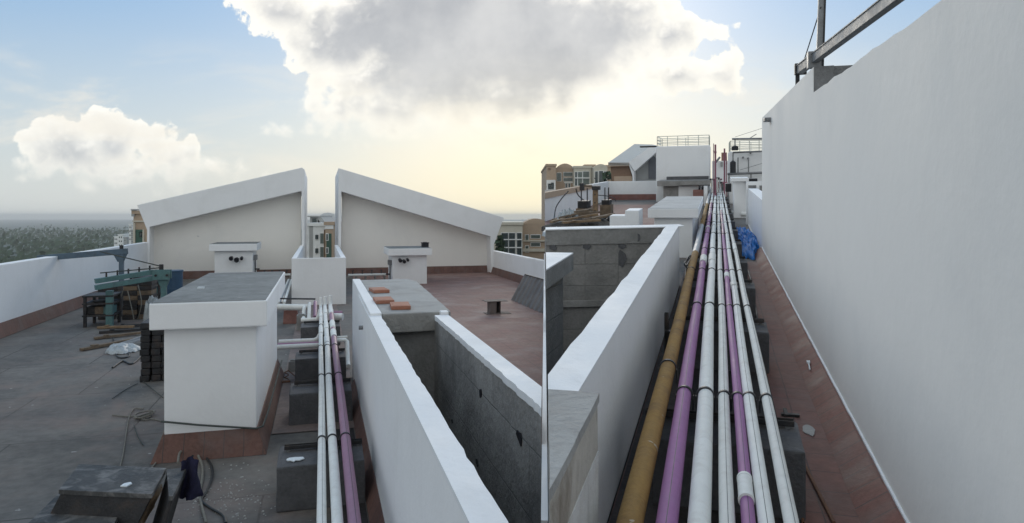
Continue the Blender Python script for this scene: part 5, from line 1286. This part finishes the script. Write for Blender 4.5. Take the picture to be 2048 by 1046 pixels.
def k(c): return (c[0]*S, c[1]*S, c[2]*S, 1)
core = t.rng(F, .06, .75, smooth=True)
n3 = t.noise(tc.outputs['Generated'], 5, 7, .6)
grey = t.mix(t.rng(n3, .36, .66, smooth=True), k((.60, .605, .61)), k((.42, .435, .46)))
ccol = t.mix(core, k((.96, .93, .85)), grey)
edge = t.math('SUBTRACT', 1, t.rng(F, .45, 1.0, smooth=True))
ccol = t.mix(t.math('MULTIPLY', t.math('MULTIPLY', t.rng(lit, .02, .30, smooth=True), edge), .8), ccol, k((1.0, .97, .90)))
ccol = t.mix(t.math('MULTIPLY', t.math('MULTIPLY', t.rng(lit, -.04, -.30, smooth=True), edge), .25), ccol, k((.55, .55, .56)))
mask = t.rng(F, -.02, t.math('ADD', .07, t.math('MULTIPLY', t.rng(Z, .20, .10, smooth=True), t.math('MAXIMUM', t.rng(U, -.42, -.33, 0., .34), t.rng(V, .10, .055, 0., .36)))), smooth=True)
# haze band and evening glow round the hidden sun
el = t.math('MAXIMUM', Z, 0)
hz = t.math('POWER', t.math('SUBTRACT', 1, t.math('MINIMUM', t.math('MULTIPLY', el, 3.0), 1)), 2.0)
az = t.math('SUBTRACT', X, math.sin(SUN_AZ)*1.0)
az2 = t.math('MULTIPLY', az, az)
front = t.rng(Y, .0, .5, smooth=True)
glow = t.math('MULTIPLY', t.math('EXPONENT', t.math('MULTIPLY', t.math('ADD', t.math('MULTIPLY', az2, 13), t.math('MULTIPLY', t.math('MULTIPLY', el, el), 60)), -1)), front)
blue = t.mix(t.rng(Z, .02, .36, smooth=True), k((.52, .64, .72)), k((.21, .44, .75)))
base = t.mix(.72, sky.outputs[0], blue)
base = t.mix(t.math('MULTIPLY', hz, .75), base, k((.60, .62, .60)))
comb = t.mix(t.math('MULTIPLY', mask, t.math('SUBTRACT', 1, t.math('MULTIPLY', hz, .45))), base, ccol)
vm = t.new('ShaderNodeCombineXYZ'); t.set(vm.inputs[0], t.math('MULTIPLY', U, 4.0)); t.set(vm.inputs[1], t.math('MULTIPLY', V, 13.0))
vn = t.noise(vm.outputs[0], 1.0, 8, .6, .4)
veil = t.math('MULTIPLY', t.rng(vn, .46, .66, smooth=True), t.math('MULTIPLY', t.rng(Z, .03, .09, smooth=True), t.rng(Z, .24, .13, smooth=True)))
comb = t.mix(t.math('MULTIPLY', veil, .6), comb, k((.80, .76, .68)))
comb = t.mix(t.math('MULTIPLY', glow, .8), comb, k((1.0, .90, .62)))
# behind the viewer: plain broken cloud
nb = t.noise(tc.outputs['Generated'], 2.6, 8, .6)
backc = t.mix(t.rng(nb, .34, .52, smooth=True), base, k((.74, .775, .78)))
comb = t.mix(t.rng(Y, .0, .16, smooth=True), backc, comb)
t.set(bg.inputs[0], comb); bg.inputs[1].default_value = 1/S

vs = C.view_settings
vs.view_transform = 'Standard'; vs.look = 'None'; vs.exposure = .22; vs.gamma = 1
C.cycles.max_bounces = 8
